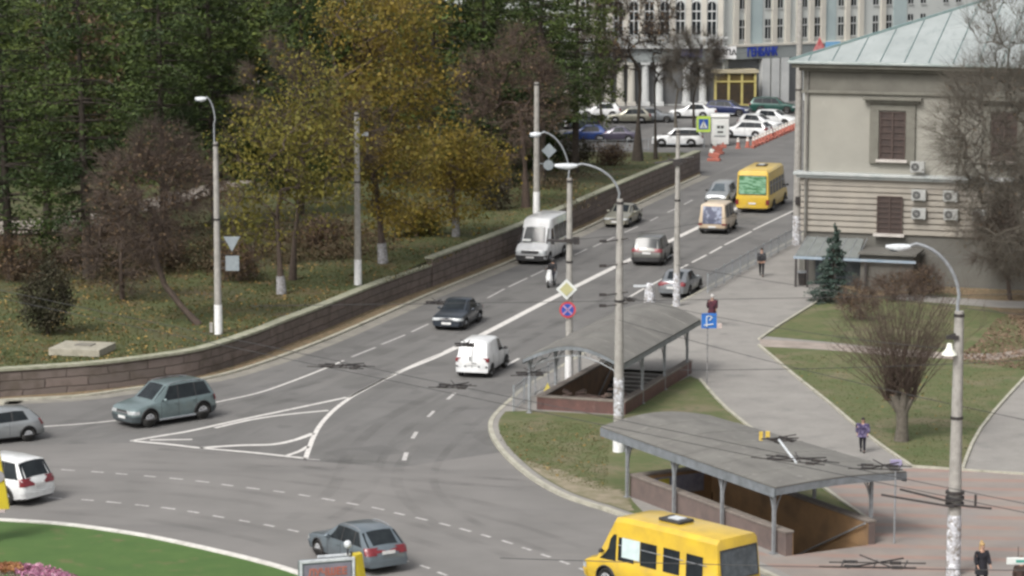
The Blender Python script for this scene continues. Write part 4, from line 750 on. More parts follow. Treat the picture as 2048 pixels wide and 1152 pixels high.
P = G(1353, 612, .12); t, h = pole('trolley_pole', 'concrete pole with crossarm and flaking white foot beside the silver saloon', P, 258, .2, .11, 1.9, chipw, group='concrete poles')
mb = MB(); x, z = sgn(P, 1355, 326); mb.tube([(-1.3, -.12, z), (.9, -.12, z+.35)], .05, 6); mb.tube([(-.6, -.12, z+.25), (.5, -.12, z+.1)], .04, 6); mb.box((0, -.15, z+.05), (.55, .2, .3)); mb.build('crossarm', darkm, t); mb = MB(); mb.tube([(-.9, -.1, z+1.6), (.9, -.1, z+1.6)], .035, 6); mb.build('crossarm', darkm, t)
P = G(1299, 608, .02); t = thing('concrete_stump', 'short flaking white bollard left of the crossarm pole', 'bollard', P); mb = MB(); mb.tube([(0, 0, 0), (0, 0, .55), (0, 0, 1.1), (0, 0, 1.2)], [.36, .3, .22, .12], 12); mb.build('stump', chipw, t, smooth=True); mb = MB(); mb.box((-.55, -.1, 1.05), (.75, .06, .12)); mb.build('small_sign', lampw, t)
P = G(1593, 489, .12); t, h = pole('trolley_pole', 'very tall concrete pole at the corner of the cream house', P, -30, .27, .17, 1.9, chipw, group='concrete poles')
mb = MB(); x, z = sgn(P, 1590, 400); mb.box((0, -.3, z), (.3, .2, .5)); mb.tube([(-.35, 0, z-.9), (.35, 0, z-.9)], .05, 6); mb.build('junction_box', darkm, t)
P = G(1906, 1150, .124); t, h = pole('street_lamp', 'nearest lamp post with bell lamp and flaking silver foot in front of the triangular lawn', P, 622, .25, .16, 2.15, chipw, group='concrete lamp posts', cat='street lamp'); x, z = sgn(P, 1816, 493); lamp(t, h, x, z-h, 0, .85, .06, .25)
mb = MB(); x, z = sgn(P, 1897, 702); mb.tube([(x, -.2, z+.3), (x, -.2, z+.1), (x, -.2, z-.05), (x, -.2, z-.1)], [.08, .13, .26, .27], 16); f = mb.build('bell_lamp', mat('white enamel', (.8, .82, .72), .4, col2=(.7, .72, .62), scale=5), t, smooth=True); mb = MB(); mb.tube([(x, -.2, z+.55), (0, 0, z+.62)], .05, 8); mb.box((x+.1, -.15, z+.5), (.42, .16, .14)); mb.build('bracket', darkm, f)
mb = MB()
for z in (2.55, 2.75, 2.95): mb.tube([(0, 0, z-.05), (0, 0, z+.05)], .33, 14)
for a, b in (((1797, 974), (1900, 1000)), ((1760, 985), (1905, 1010)), ((1905, 1005), (1980, 1013))):
    x0, z0 = sgn(P, *a); x1, z1 = sgn(P, *b); mb.tube([(x0, -.35, z0), (x1, -.3, z1)], .04, 6)
x0, z0 = sgn(P, 1948, 1008); mb.tube([(x0, -.3, z0), (x0, -.3, z0+.4)], .045, 6); mb.build('wire_bracket', darkm, t)
# blue square sign on post
P = G(1414, 768, .12); t = thing('underpass_sign', 'blue square sign with white arrow on a thin post in the walkway', 'road sign', P); x, z = sgn(P, 1418, 641); mb = MB(); mb.tube([(0, 0, 0), (0, 0, z+.3)], .035, 8); mb.build('post', mat('worn post', (.12, .11, .11), .7, col2=(.3, .3, .3), scale=6), t)
mb = MB(); mb.b2((x-.36, -.08, z-.36), (x+.36, -.05, z+.36)); f = mb.build('panel', mat('blue sign panel', (.02, .12, .42), .4, col2=(.03, .15, .45), scale=5), t); mb = MB(); mb.tube([(x-.12, -.1, z-.28), (x-.12, -.1, z+.2), (x+.02, -.1, z+.25), (x+.14, -.1, z+.16), (x+.02, -.1, z+.02)], .03, 5); mb.tube([(x-.25, -.1, z-.22), (x+.2, -.1, z-.16)], .025, 5); mb.build('white_symbol', wf, f)
# pedestrian crossing sign
P = G(1408, 296); t = thing('crossing_sign', 'pedestrian crossing sign with bright yellow-green border left of the white booth', 'road sign', P); x, z = sgn(P, 1407, 248); mb = MB(); mb.tube([(0, 0, 0), (0, 0, z+.6)], .05, 8); mb.build('post', galv, t)
mb = MB(); mb.b2((x-.62, -.1, z-.7), (x+.62, -.06, z+.7)); f = mb.build('border', mat('fluorescent border', (.45, .62, .08), .5, col2=(.38, .5, .1), scale=5), t); mb = MB(); mb.b2((x-.42, -.125, z-.45), (x+.42, -.102, z+.45)); mb.build('blue_square', blu, f); mb = MB(); mb.add([(x-.34, -.13, z-.35), (x+.34, -.13, z-.35), (x, -.13, z+.35)], [(0, 1, 2)]); mb.build('white_triangle', wf, f)
mb = MB(); mb.box((x, -.14, z-.02), (.06, .01, .3)); mb.ell((x, -.14, z+.2), (.06, .01, .06), 8, 6); mb.box((x-.06, -.14, z-.22), (.05, .01, .24), 0, 0, .4); mb.box((x+.06, -.14, z-.22), (.05, .01, .24), 0, 0, -.4); mb.build('walking_figure', blackp, f)
# white booth
P = G(1440, 290); t = thing('kiosk_booth', 'white upright booth with two dark notices, beside the crossing sign', 'booth', P, R(-3)); bw = mat('booth white', (.66, .66, .64), .5, col2=(.58, .58, .56), scale=2); hb = ZA(P, 228)
mb = MB(); mb.b2((-.78, -.7, .1), (.78, .7, hb-.35)); mb.build('cabin', bw, t, bevel=.08); mb = MB(); mb.b2((-.86, -.78, hb-.35), (.86, .78, hb)); mb.build('roof', bw, t, bevel=.15); mb = MB(); mb.b2((-.84, -.76, 0), (.84, .76, .098)); mb.build('plinth', blackp, t)
mb = MB(); mb.b2((-.5, -.73, .95), (.5, -.705, 1.95)); f = mb.build('notice_board', wf, t); mb = MB()
for a, b, c, d in ((-.3, 1.55, -.03, 1.8), (.03, 1.55, .3, 1.8), (-.26, 1.15, .26, 1.32)): mb.b2((a, -.745, b), (c, -.732, d))
mb.build('dark_notices', blackp, f); mb = MB(); mb.b2((-.55, -.735, .82), (.45, -.706, .9)); mb.build('shelf', galv, t)
# cones and barriers
cono = mat('traffic orange', (.42, .12, .08), .6, col2=(.35, .13, .1), scale=6); conw = mat('reflective white', (.7, .7, .66), .5, col2=(.6, .6, .55), scale=6)
cone = thing('traffic_cone', 'orange post with white top in the row along the parked cars', 'traffic cone', (0, 0, 0), 0)
mb = MB(); mb.box((0, 0, .03), (.5, .5, .06)); mb.tube([(0, 0, .06), (0, 0, .85)], [.2, .09], 10); mb.build('cone', cono, cone, smooth=True); mb = MB(); mb.tube([(0, 0, .6), (0, 0, .8)], [.145, .11], 10); mb.ell((0, 0, .88), (.11, .11, .08), 10, 6); mb.build('white_top', conw, cone)
cl = [(1476, 297), (1495, 295)]+[(1507+i*5.9, 294-i*2.55) for i in range(15)]
for i, (x, y) in enumerate(cl):
    c = cone if i == 0 else copy_tree(cone); c.location = G(x, y); c['label'] = 'orange post with white top in the dense row along the parked cars' if i > 1 else ('orange post standing alone just right of the white booth' if i == 0 else 'second lone orange post between booth and the dense row')
    if i > 1: c['group'] = 'orange posts along the parked cars'
mb = MB(); t = thing('low_barrier', 'continuous low orange barrier between the parked cars and the road', 'barrier', G(1550, 276)); Pq = [G(1503, 297.5), G(1592, 258)]; d = (Pq[1]-Pq[0]).normalized(); nL = (Pq[1]-Pq[0]).length
for k in range(int(nL/1.6)): c = Pq[0]+d*(k*1.6+.8); mb.box((c.x, c.y, .12), (1.0, .28, .24), math.atan2(d.y, d.x))
mb.build('blocks', cono, t, world=True, bevel=.03)
for a, b, lb in ((1428, 322, 'leaning orange and white barrier lying at the end of the stone wall'), (1435, 308, 'upright orange and white barrier behind the leaning one')):
    t = thing('road_barrier', lb, 'barrier', G(a, b), R(-20)); mb = MB(); mb.box((0, 0, .5), (.9, .3, .5), 0, 0, R(20)); mb.box((0, 0, .12), (1.1, .5, .24)); mb.build('body', cono, t, bevel=.04); mb = MB(); mb.box((-.2, 0, .85), (.35, .32, .3), 0, 0, R(20)); mb.build('white_end', conw, t, bevel=.03)
t = thing('orange_block', 'small orange block on the ground under the white booth', 'barrier', G(1446, 296), 0); mb = MB(); mb.box((0, 0, .15), (.6, .35, .3)); mb.tube([(0, 0, .3), (0, 0, .5)], [.1, .06], 8); mb.build('block', cono, t, bevel=.03)
# park fence at far lot
railfence([G(1165, 303), G(1240, 302), G(1300, 300)], 1.0, 'low railing between the park and the far parked cars', .3, 0)
# bin
t = thing('litter_bin', 'dark bin at the foot of the tall pole by the cream house', 'bin', G(1605, 570, .12)); mb = MB(); mb.tube([(0, 0, 0), (0, 0, .75)], [.24, .3], 12); mb.build('bin', darkm, t, smooth=True); mb = MB(); mb.tube([(0, 0, .75), (0, 0, .82)], [.33, .33], 12); mb.build('rim', galv, t)
# advertising pylons on the roundabout
adg = mat('advert face', (.24, .22, .26), .4, col2=(.17, .165, .2), scale=2); yl = mat('yellow panel', (.55, .42, .02), .5, col2=(.47, .37, .03), scale=2)
P = G(655, 1240, .15); t = thing('advert_pylon', 'light box with white frame, red lettering and yellow side by the grey estate car', 'advertising sign', P, R(18)); zt = ZA(P, 1118)-.15
mb = MB(); mb.b2((-.86, -.05, .35), (.86, .45, zt-.08)); mb.build('case', mat('pylon case', (.12, .14, .16), .5, col2=(.17, .19, .2), scale=3), t)
mb = MB(); mb.b2((-.92, -.09, zt-.08), (.92, -.02, zt+.02)); mb.b2((-.92, -.09, .3), (-.84, -.02, zt-.082)); mb.b2((.84, -.09, .3), (.92, -.02, zt-.082)); mb.b2((-.2, .42, zt-.06), (.92, .5, zt+.02)); mb.build('frame', lampw, t, bevel=.01)
mb = MB(); mb.b2((-.78, -.075, .4), (.78, -.052, zt-.16)); f = mb.build('advert_face', adg, t); text('red_lettering', 'ЛУЧШЕЕ', .33, mat('dull red letters', (.36, .09, .06), .5, col2=(.45, .2, .15), scale=5), f, TM((0, -.09, zt-.42), 0, 90, .95), .006, .012)
mb = MB(); mb.add([(.95, -.05, zt+.05), (1.22, .1, zt+.06), (1.5, .1, .1), (.95, -.05, .1), (.95, .4, zt+.05), (1.22, .4, zt+.06), (1.5, .4, .1), (.95, .4, .1)], [(0,1,2,3),(7,6,5,4),(0,4,5,1),(1,5,6,2),(2,6,7,3),(3,7,4,0)]); mb.build('yellow_side', yl, t)
mb = MB(); mb.tube([(.78, .3, zt), (.78, .3, zt+.3)], .03, 6); f = mb.build('lamp_stem', darkm, t); mb = MB(); mb.ell((.78, .3, zt+.36), (.13, .13, .14), 14, 10); mb.build('globe_lamp', lampw, f, smooth=True)
mb = MB(); mb.b2((-.7, .1, -.05), (-.6, .3, .35)); mb.b2((.6, .1, -.05), (.7, .3, .35)); mb.build('foot', darkm, t)
P = G(-16, 1085, .15); t = thing('advert_pylon', 'tall slanted yellow panel cut by the left edge, before the white crossover', 'advertising sign', P, R(6)); s_ = PXM(P); xr = lambda px: (px-(-16))/s_
z0, z1 = ZA(P, 1019)-.15, ZA(P, 893)-.15
mb = MB(); mb.add([(xr(-60), 0, z1), (xr(1), 0, z1), (xr(20), 0, z0), (xr(-60), 0, z0), (xr(-60), .3, z1), (xr(1), .3, z1), (xr(20), .3, z0), (xr(-60), .3, z0)], [(0,1,2,3),(7,6,5,4),(0,4,5,1),(1,5,6,2),(2,6,7,3),(3,7,4,0)]); mb.build('yellow_side', yl, t)
mb = MB(); mb.cyl((xr(0), -.02, (z0+z1)/2+.05), .22, .03, 'y', 20); mb.build('grey_disc', mat('grey disc', (.3, .28, .3), .5, col2=(.22, .2, .22), scale=3), t)
mb = MB(); mb.b2((xr(-40), .08, -.1), (xr(-34), .22, z0)); mb.b2((xr(-14), .08, -.1), (xr(-8), .22, z0)); mb.build('leg', darkm, t); mb = MB(); mb.b2((xr(-60), -.03, z0-.12), (xr(12), .33, z0-.004)); mb.build('base_trim', mat('pinkish trim', (.5, .4, .4), .6, col2=(.4, .33, .33), scale=3), t)
# hanging sign at right edge
# ---------------- overhead wires ----------------
wirem = mat('wire', (.03, .03, .03), .6, col2=(.05, .05, .05), scale=2)
def wire(a, b, sag, label, r=.012):
    t = thing('overhead_wire', label, 'wire', a); mb = MB(); mb.tube([a.lerp(b, k/16.)-Vector((0, 0, sag*4*(k/16.)*(1-k/16.))) for k in range(17)], r, 4); mb.build('wire', wirem, t, world=True)
Wp = lambda px, py, z=5.9: G(px, py, z)
wl = [((-100, 559), (2150, 1028), 'upper contact wire of the pair crossing above the road', .03), ((-100, 575), (2150, 1046), 'lower contact wire of the pair crossing above the road', .03),
      ((500, 612), (2150, 586), 'thin cable across the far lanes above the dark saloon', .03), ((1140, 480), (1600, 400), 'cable from the signal bracket toward the cream house', .3), ((1237, 590), (1920, 700), 'span wire from the middle lamp post toward the nearest lamp post', .3),
      ((1237, 640), (2150, 860), 'thin cable over the walkway and the triangular lawn', .2), ((1353, 530), (2150, 640), 'thin cable over the pavement by the cream house', .2), ((1000, 1116), (2150, 1142), 'wire passing above the near canopy', .05), ((1360, 740), (2050, 720), 'thin cable above the walkway at the blue sign', .1), ((1340, 120), (1760, 70), 'cable in front of the far pale building', .2)]
for a, b, lb, sg in wl: wire(Wp(*a), Wp(*b), sg, lb)
def frog(px, py, L, ang, label):
    c = Wp(px, py); t = thing('wire_fitting', label, 'wire fitting', c, ang); mb = MB(); rr = random.Random(int(px))
    for y in (-.25, .25): mb.tube([(-L/2+.3*(y > 0), y, 0), (L/2-.3*(y < 0), y, 0)], .02, 5); mb.box((-L*.2, y, .02), (.4, .06, .07)); mb.box((L*.22, y, .0), (.3, .07, .08))
    for x in (-L*.3, 0, L*.28): mb.tube([(x, -.38, .03), (x+.15, .38, .03)], .022, 5)
    mb.tube([(-L*.25, -.6, .06), (L*.3, .55, .06)], .025, 5); mb.tube([(-L*.1, .7, .1), (L*.15, -.6, .1)], .02, 5); mb.build('fitting', darkm, t)
frog(682, 733, 2.5, R(-12), 'dark wire switch fitting hanging over the left lanes'); frog(905, 773, 1.7, R(-8), 'dark wire fitting hanging just below the white van'); frog(1060, 748, 1.5, R(6), 'dark wire fitting over the railing by the arched canopy')
frog(1590, 920, 2.8, R(-28), 'largest dark wire switch fitting, over the near canopy roof'); frog(1760, 935, 2., R(-6), 'dark wire fitting over the right end of the near canopy'); frog(1745, 1130, 2.9, R(-3), 'dark wire fitting over the plaza at the bottom edge'); frog(870, 606, 1., R(4), 'tiny wire fitting above the dark saloon'); frog(930, 690, .9, R(8), 'small wire fitting in front of the white van roof'); frog(1250, 600, 1.1, R(5), 'small wire fitting beside the middle lamp post')
frog(1560, 880, .9, R(-60), 'pale insulator fitting over the near canopy')
t = thing('insulator', 'white insulator rod over the near canopy roof', 'insulator', Wp(1570, 895)); mb = MB(); a = Wp(1558, 880, 6.1); b = Wp(1592, 925, 5.9); mb.tube([a, b], .04, 8); mb.build('rod', lampw, t, world=True)
t = thing('orange_tag', 'small yellow wire tag above the near canopy roof', 'tag', Wp(1528, 872)); mb = MB(); mb.box((-.1, 0, 0), (.12, .05, .3)); mb.box((.12, 0, .03), (.14, .05, .26)); mb.build('plates', mat('amber', (.5, .33, .05), .5, col2=(.6, .45, .1), scale=6), t)
t = thing('hanging_sign', 'small white and green plate hanging at the bottom right edge', 'sign', Wp(2036, 1122)); mb = MB(); mb.box((0, 0, 0), (.62, .05, .2)); f = mb.build('plate', wf, t, bevel=.02); mb = MB(); mb.box((.06, -.03, 0), (.24, .01, .07)); mb.build('green_mark', mat('green mark', (.05, .3, .25), .5, col2=(.05, .25, .2), scale=5), f); mb = MB(); mb.tube([(0, 0, .1), (0, 0, .4)], .01, 4); mb.build('hanger', darkm, t)
t = thing('stone_post', 'thin metal post with a small box at the right end of the near canopy', 'post', loc(O2, RZ2, -4.9, 11.2)); mb = MB(); mb.tube([(0, 0, .1), (0, 0, 3.1)], .035, 8); mb.build('post', galv, t); mb = MB(); mb.box((0, -.05, 3.1), (.4, .25, .25)); mb.build('box', mat('violet box', (.25, .2, .35), .5, col2=(.3, .3, .4), scale=4), t)
# ---------------- vehicles ----------------
def ring(st):
    zb, zs, zt, ws, wt = st['zb'], st['zs'], st['zt'], st['ws'], st['wt']; wl = st.get('wl', ws*.95); z5 = max(zs+.012, zt-st.get('cr', .07)); zm = zb+(zs-zb)*.5
    return [(0, zb), (wl-.12, zb), (wl, zb+.1), (ws, zm), (ws-.02, zs-.06), (ws-.05, zs), (wt, z5), (wt-.14, max(z5+.004, zt-.012)), (0, zt)]
class Car:
    def __init__(s, name, label, P, yaw, L, W, H, S, pm, group=None, r=.32, f_over=.85, base=2.6, cat='car', clad=None, wheelr=None, dual=False):
        s.t = thing(name, label, cat, P, yaw, group); s.L, s.W, s.H = L, W, H; s.S = S; s.pm = pm; s.r = r
        X = lambda q: L/2-q; s.X = X; mb = MB(); n = len(S); vs = []; R_ = [ring(st) for st in S]; m = len(R_[0])
        s.R = R_
        for st, rg_ in zip(S, R_):
            x = X(st['s']); vs += [(x, y, z) for y, z in rg_]+[(x, -y, z) for y, z in rg_[-2:0:-1]]
        k = 2*m-2; fs = []; mi = []
        for i in range(n-1):
            for j in range(k): fs.append((i*k+j, i*k+(j+1) % k, (i+1)*k+(j+1) % k, (i+1)*k+j)); mi.append(1 if (j in (0, 1, k-1, k-2)) else 0)
        fs.append(tuple(range(k))[::-1]); fs.append(tuple((n-1)*k+j for j in range(k))); mi += [0, 0]
        mb.v = vs; mb.f = fs; mb.m = mi; body = mb.build('body', [pm, blackp], s.t, smooth=True, sharp=32)
        bm = bmesh.new(); bm.from_mesh(body.data); bmesh.ops.recalc_face_normals(bm, faces=bm.faces); bm.to_mesh(body.data); bm.free()
        ax = [f_over, f_over+base]; s.ax = ax
        c = MB()
        for a in ax:
            for sd_ in (1, -1): c.tube([(X(a), sd_*(W/2-.34), r*1.02), (X(a), sd_*(W/2+.2), r*1.02)], r*1.17, 20, 0)
        cu = c.build('cut', [blackp, blackp]); cu.matrix_world = Matrix.Identity(4)
        bm = bmesh.new(); bm.from_mesh(cu.data); bmesh.ops.recalc_face_normals(bm, faces=bm.faces); [setattr(f, 'material_index', 1) for f in bm.faces]; bm.to_mesh(cu.data); bm.free()
        body.parent = None; md = body.modifiers.new('b', 'BOOLEAN'); md.object = cu; md.operation = 'DIFFERENCE'; md.solver = 'EXACT'
        bv = body.modifiers.new('bev', 'BEVEL'); bv.width = .03; bv.segments = 2; bv.limit_method = 'ANGLE'; bv.angle_limit = R(38)
        bpy.context.view_layer.update(); dg = bpy.context.evaluated_depsgraph_get(); me = bpy.data.meshes.new_from_object(body.evaluated_get(dg)); body.modifiers.clear(); body.data = me; body.parent = s.t
        me.polygons.foreach_set('use_smooth', [True]*len(me.polygons)); me.set_sharp_from_angle(angle=R(34)); bpy.data.objects.remove(cu)
        s.body = body
        for a in ax:
            for sd_ in (1, -1):
                pts = []
                for q in range(13):
                    an = math.pi*(-.08+1.16*q/12.); xx_ = X(a)+math.cos(an)*r*1.2; z_ = r*1.02+math.sin(an)*r*1.2
                    if z_ > .2: pts.append((xx_, sd_*(s.ysec(min(max(L/2-xx_, 0), L), z_)+.004), z_))
                mb = MB(); mb.tube(pts, .028, 5); mb.build('arch_trim', clad or blackp, s.t, smooth=True)
        for a in ax:
            for sd_ in (1, -1):
                y = sd_*(W/2-.115); mb = MB(); w_ = .2; 
                prof = [(-w_/2, r*.62), (-w_/2, r*.93), (-w_/2+.03, r), (w_/2-.03, r), (w_/2, r*.93), (w_/2, r*.62)]
                mb.tube([(X(a), y+q, r) for q, _ in prof], [q for _, q in prof], 22, 0, True); wh = mb.build('wheel', tyrem, s.t, smooth=True)
                mb = MB(); yo = y+sd_*(w_/2+.003); mb.tube([(X(a), yo-.004*sd_, r), (X(a), yo+.006*sd_, r)], [r*.6, r*.57], 18)
                for q in range(5): an = q*2*math.pi/5; mb.box((X(a)+math.cos(an)*r*.3, yo+sd_*.012, r+math.sin(an)*r*.3), (r*.55, .02, r*.16), 0, 0, -an)
                rm = mb.build('rim', rimm, wh); mb = MB()
                for q in range(5): an = (q+.5)*2*math.pi/5; mb.tube([(X(a)+math.cos(an)*r*.38, yo+sd_*.004, r+math.sin(an)*r*.38), (X(a)+math.cos(an)*r*.38, yo+sd_*.012, r+math.sin(an)*r*.38)], [r*.085]*2, 8)
                mb.build('rim_gap', blackp, wh)
    def at(s, q):     # interpolated ring at distance q from the front
        S = s.S; i = 0
        while i < len(S)-2 and S[i+1]['s'] < q: i += 1
        f = (q-S[i]['s'])/max(1e-6, S[i+1]['s']-S[i]['s']); f = max(0, min(1, f)); return [tuple(a+(b-a)*f for a, b in zip(p, r_)) for p, r_ in zip(s.R[i], s.R[i+1])]
    def side(s, q, v, sd_, off=.012):
        rg_ = s.at(q); a, b = rg_[5], rg_[6]; y = a[0]+(b[0]-a[0])*v; z = a[1]+(b[1]-a[1])*v; return (s.X(q), sd_*(y+off), z+off*.25)
    def swin(s, a0, b0, a1, b1, v0=.03, v1=.95, m=None, name='side_window', sides=(1, -1), off=.012):
        out = []
        for sd_ in sides:
            P = []
            for i in range(9):
                f = i/8.; P.append([s.side((a0+(b0-a0)*f)*(1-g)+(a1+(b1-a1)*f)*g, v0+(v1-v0)*g, sd_, off) for g in (0, .33, .66, 1)])
            mb = MB(); mb.grid(P, flip=(sd_ > 0)); o = mb.build(name, m or glass, s.t, smooth=True); out.append(o)
        return out
    def cross(s, qa, qb, t0, t1, name, m=None, fr=.98, off=.012, lvl=7):
        """window across the body between stations qa (lower) and qb (upper)"""
        A, B = s.at(qa), s.at(qb); P = []; sg = 1 if qa < qb else -1; n = Vector((B[8][1]-A[8][1], 0, (qb-qa)))
        n = Vector((sg*abs(B[8][1]-A[8][1]), 0, abs(qb-qa))).normalized()
        for t in (t0, (t0+t1)/2, t1):
            row = []
            for y in (-1, -.75, -.35, 0, .35, .75, 1):
                q = qa+(qb-qa)*t; zA = A[8][1]-(A[8][1]-A[6][1])*abs(y)**3; zB = B[8][1]-(B[8][1]-B[6][1])*abs(y)**3; w_ = (A[6][0]+(B[6][0]-A[6][0])*t)*fr; row.append((s.X(q)+n.x*off, y*w_, zA+(zB-zA)*t+n.z*off))
            P.append(row)
        mb = MB(); mb.grid(P); return mb.build(name, m or glass, s.t, smooth=True)
    def outline(s, z, side, qmax, inset=0.):
        pts = []
        for st, rg_ in zip(s.S, s.R):
            q = st['s'] if side == 'front' else s.L-st['s']
            if q <= qmax: pts.append((q, st))
        pts = sorted(pts, key=lambda a: a[0]); out = []
        for q, st in pts:
            rg_ = s.at(st['s']); y = None
            for a, b in zip(rg_[1:], rg_[2:]):
                if min(a[1], b[1])-1e-6 <= z <= max(a[1], b[1])+1e-6: f = (z-a[1])/(b[1]-a[1]) if abs(b[1]-a[1]) > 1e-6 else 0; y = a[0]+(b[0]-a[0])*f
            if y is None: y = st['ws']
            out.append((q, y))
        st_ = s.at(qmax if side == 'front' else s.L-qmax); y = st_[3][0]
        for a, b in zip(st_[1:], st_[2:]):
            if min(a[1], b[1]) <= z <= max(a[1], b[1]) and abs(b[1]-a[1]) > 1e-6: y = a[0]+(b[0]-a[0])*(z-a[1])/(b[1]-a[1])
        out.append((qmax, y)); return out
    def edge_q(s, z, side):
        q = 0.
        while q < 1.2:
            if s.at(q if side == 'front' else s.L-q)[8][1] >= z: return q
            q += .01
        return 0.
    def ysec(s, q, z):
        r_ = s.at(q)
        for a, b in zip(r_[1:], r_[2:]):
            if min(a[1], b[1])-1e-6 <= z <= max(a[1], b[1])+1e-6 and abs(b[1]-a[1]) > 1e-6: return a[0]+(b[0]-a[0])*(z-a[1])/(b[1]-a[1])
        return r_[5][0]
    def strip(s, side, z0, z1, y0, qmax, m, name, both=True, off=.03, parent=None):
        """band round a body corner from lateral fraction y0 to qmax along the side; y0=0 gives a full wrap"""
        sg = 1 if side == 'front' else -1; X = (lambda q: s.L/2-q) if side == 'front' else (lambda q: -s.L/2+q); res = []
        def path(z, sd_):
            eq = s.edge_q(z, side); q_ = lambda q: q if side == 'front' else s.L-q; o = [(eq+d_, s.ysec(q_(eq+d_), z)) for d_ in (0, .02, .06, .12)]; qm = max(qmax, eq+.14); o += [(eq+.12+(qm-eq-.12)*k/4., s.ysec(q_(eq+.12+(qm-eq-.12)*k/4.), z)) for k in (1, 2, 3, 4)]; y_first = o[0][1]; pts = []
            st = y0*y_first
            pts.append((X(eq)+sg*off, sd_*st)); 
            for q, y in o: pts.append((X(q)+sg*off*(1 if q < eq+.05 else .0), sd_*(y+off*(.3 if q == eq else 1))))
            return pts
        if y0 == 0:
            lo_ = path(z0, 1); hi_ = path(z1, 1); lo2 = path(z0, -1); hi2 = path(z1, -1); A = [(x, y, z0) for x, y in lo_[::-1]]+[(x, y, z0) for x, y in lo2[1:]]; B = [(x, y, z1) for x, y in hi_[::-1]]+[(x, y, z1) for x, y in hi2[1:]]
            mb = MB(); C = [(x-sg*.05 if abs(y) < s.W*.3 else x, y*.97, z1) for x, y, z1 in B]; D = [(x-sg*.05 if abs(y) < s.W*.3 else x, y*.97, z) for x, y, z in A]; mb.grid([D, A, B, C]); return [mb.build(name, m, s.t, smooth=True)]
        for sd_ in (1, -1):
            mb = MB(); mb.grid([[(x, y, z) for x, y in path(z, sd_)] for z in [z0+(z1-z0)*k/4. for k in range(5)]]); res.append(mb.build(name, m, s.t, smooth=True))
        return res
    def plate(s, side, z, w_=.52):
        sg = 1 if side == 'front' else -1; mb = MB(); mb.box((sg*(s.L/2+.035), 0, z), (.02, w_, .12)); f = mb.build('number_plate', platem, s.t); return f
    def mirror(s, q, z, m=None):
        for sd_ in (1, -1):
            rg_ = s.at(q); mb = MB(); mb.ell((s.X(q), sd_*(rg_[5][0]+.13), z+.06), (.07, .11, .08), 10, 6); mb.box((s.X(q), sd_*(rg_[5][0]+.03), z+.03), (.05, .14, .04)); mb.build('side_mirror', m or s.pm, s.t, smooth=True)
    def seams(s, qs, z0=.32):
        for sd_ in (1, -1):
            mb = MB()
            for q in qs:
                rg_ = s.at(q); mb.tube([(s.X(q), sd_*(rg_[k][0]+.003), max(rg_[k][1], z0)) for k in (2, 3, 4, 5)], .007, 4, 0, False)
            mb.build('door_seam', blackp, s.t)
            mb = MB()
            for q in qs[1:]: rg_ = s.at(q); mb.box((s.X(q)+.16, sd_*(rg_[4][0]+.015), rg_[4][1]-.1), (.16, .03, .035))
            if qs[1:]: mb.build('door_handle', s.pm, s.t)
def carS(L, W, H, hood, belt, qc, qr, qrr, qb, tail, deck=None, nose=.0):
    w_ = W/2; zb = .17; S = []
    A = lambda q, **k: S.append(dict(s=q, **k))
    A(0, zb=.28, zs=hood*.72, zt=hood*.80, ws=w_*.84, wt=w_*.74, wl=w_*.8); A(.08, zb=.2, zs=hood*.83, zt=hood*.89, ws=w_*.93, wt=w_*.8); A(.28, zb=zb, zs=hood*.89, zt=hood*.955, ws=w_*.985, wt=w_*.84)
    A((qc+.28)*.5, zb=zb, zs=(belt+hood)*.47, zt=hood, ws=w_, wt=w_*.84); A(qc, zb=zb, zs=belt-.02, zt=belt+.05, ws=w_, wt=w_*.84)
    A(qr, zb=zb, zs=belt, zt=H-.035, ws=w_, wt=w_*.76, cr=.06); A((qr+qrr)/2, zb=zb, zs=belt+.02, zt=H, ws=w_, wt=w_*.765, cr=.06); A(qrr, zb=zb, zs=belt+.045, zt=H-.045, ws=w_*.995, wt=w_*.745, cr=.06)
    if deck: A(qb, zb=zb, zs=belt+.03, zt=deck, ws=w_*.99, wt=w_*.8); A(L-.3, zb=zb, zs=deck-.07, zt=deck-.005, ws=w_*.96, wt=w_*.78); A(L-.06, zb=.26, zs=deck-.12, zt=deck-.04, ws=w_*.88, wt=w_*.74); A(L, zb=.34, zs=deck-.3, zt=deck-.2, ws=w_*.8, wt=w_*.7)
    else: A(qb, zb=.24, zs=belt+.04, zt=belt+.13, ws=w_*.955, wt=w_*.82); A(max(L-.05, qb+.03), zb=.27, zs=tail-.08, zt=tail, ws=w_*.9, wt=w_*.76); A(L+.001, zb=.33, zs=tail-.3, zt=tail-.2, ws=w_*.84, wt=w_*.74)
    return S
def at_wheels(f, r_, W, z=0.):       # place and heading from the two near-side tyre contacts
    a, b = G(*f, z), G(*r_, z); d = (a-b).normalized(); side = Vector((-d.y, d.x, 0)); side = side if side.y > 0 else -side
    return (a+b)/2+side*(W/2-.1), math.atan2(d.y, d.x)
def end_at(p, az, L, sign, z=0.):    # near end middle at picture place p; az clockwise from +Y; sign +1 tail near us, -1 nose near us
    P = G(*p, z); h = azv(az)
    return (P+h*L/2, math.atan2(h.y, h.x)) if sign > 0 else (P+h*L/2, math.atan2(-h.y, -h.x))
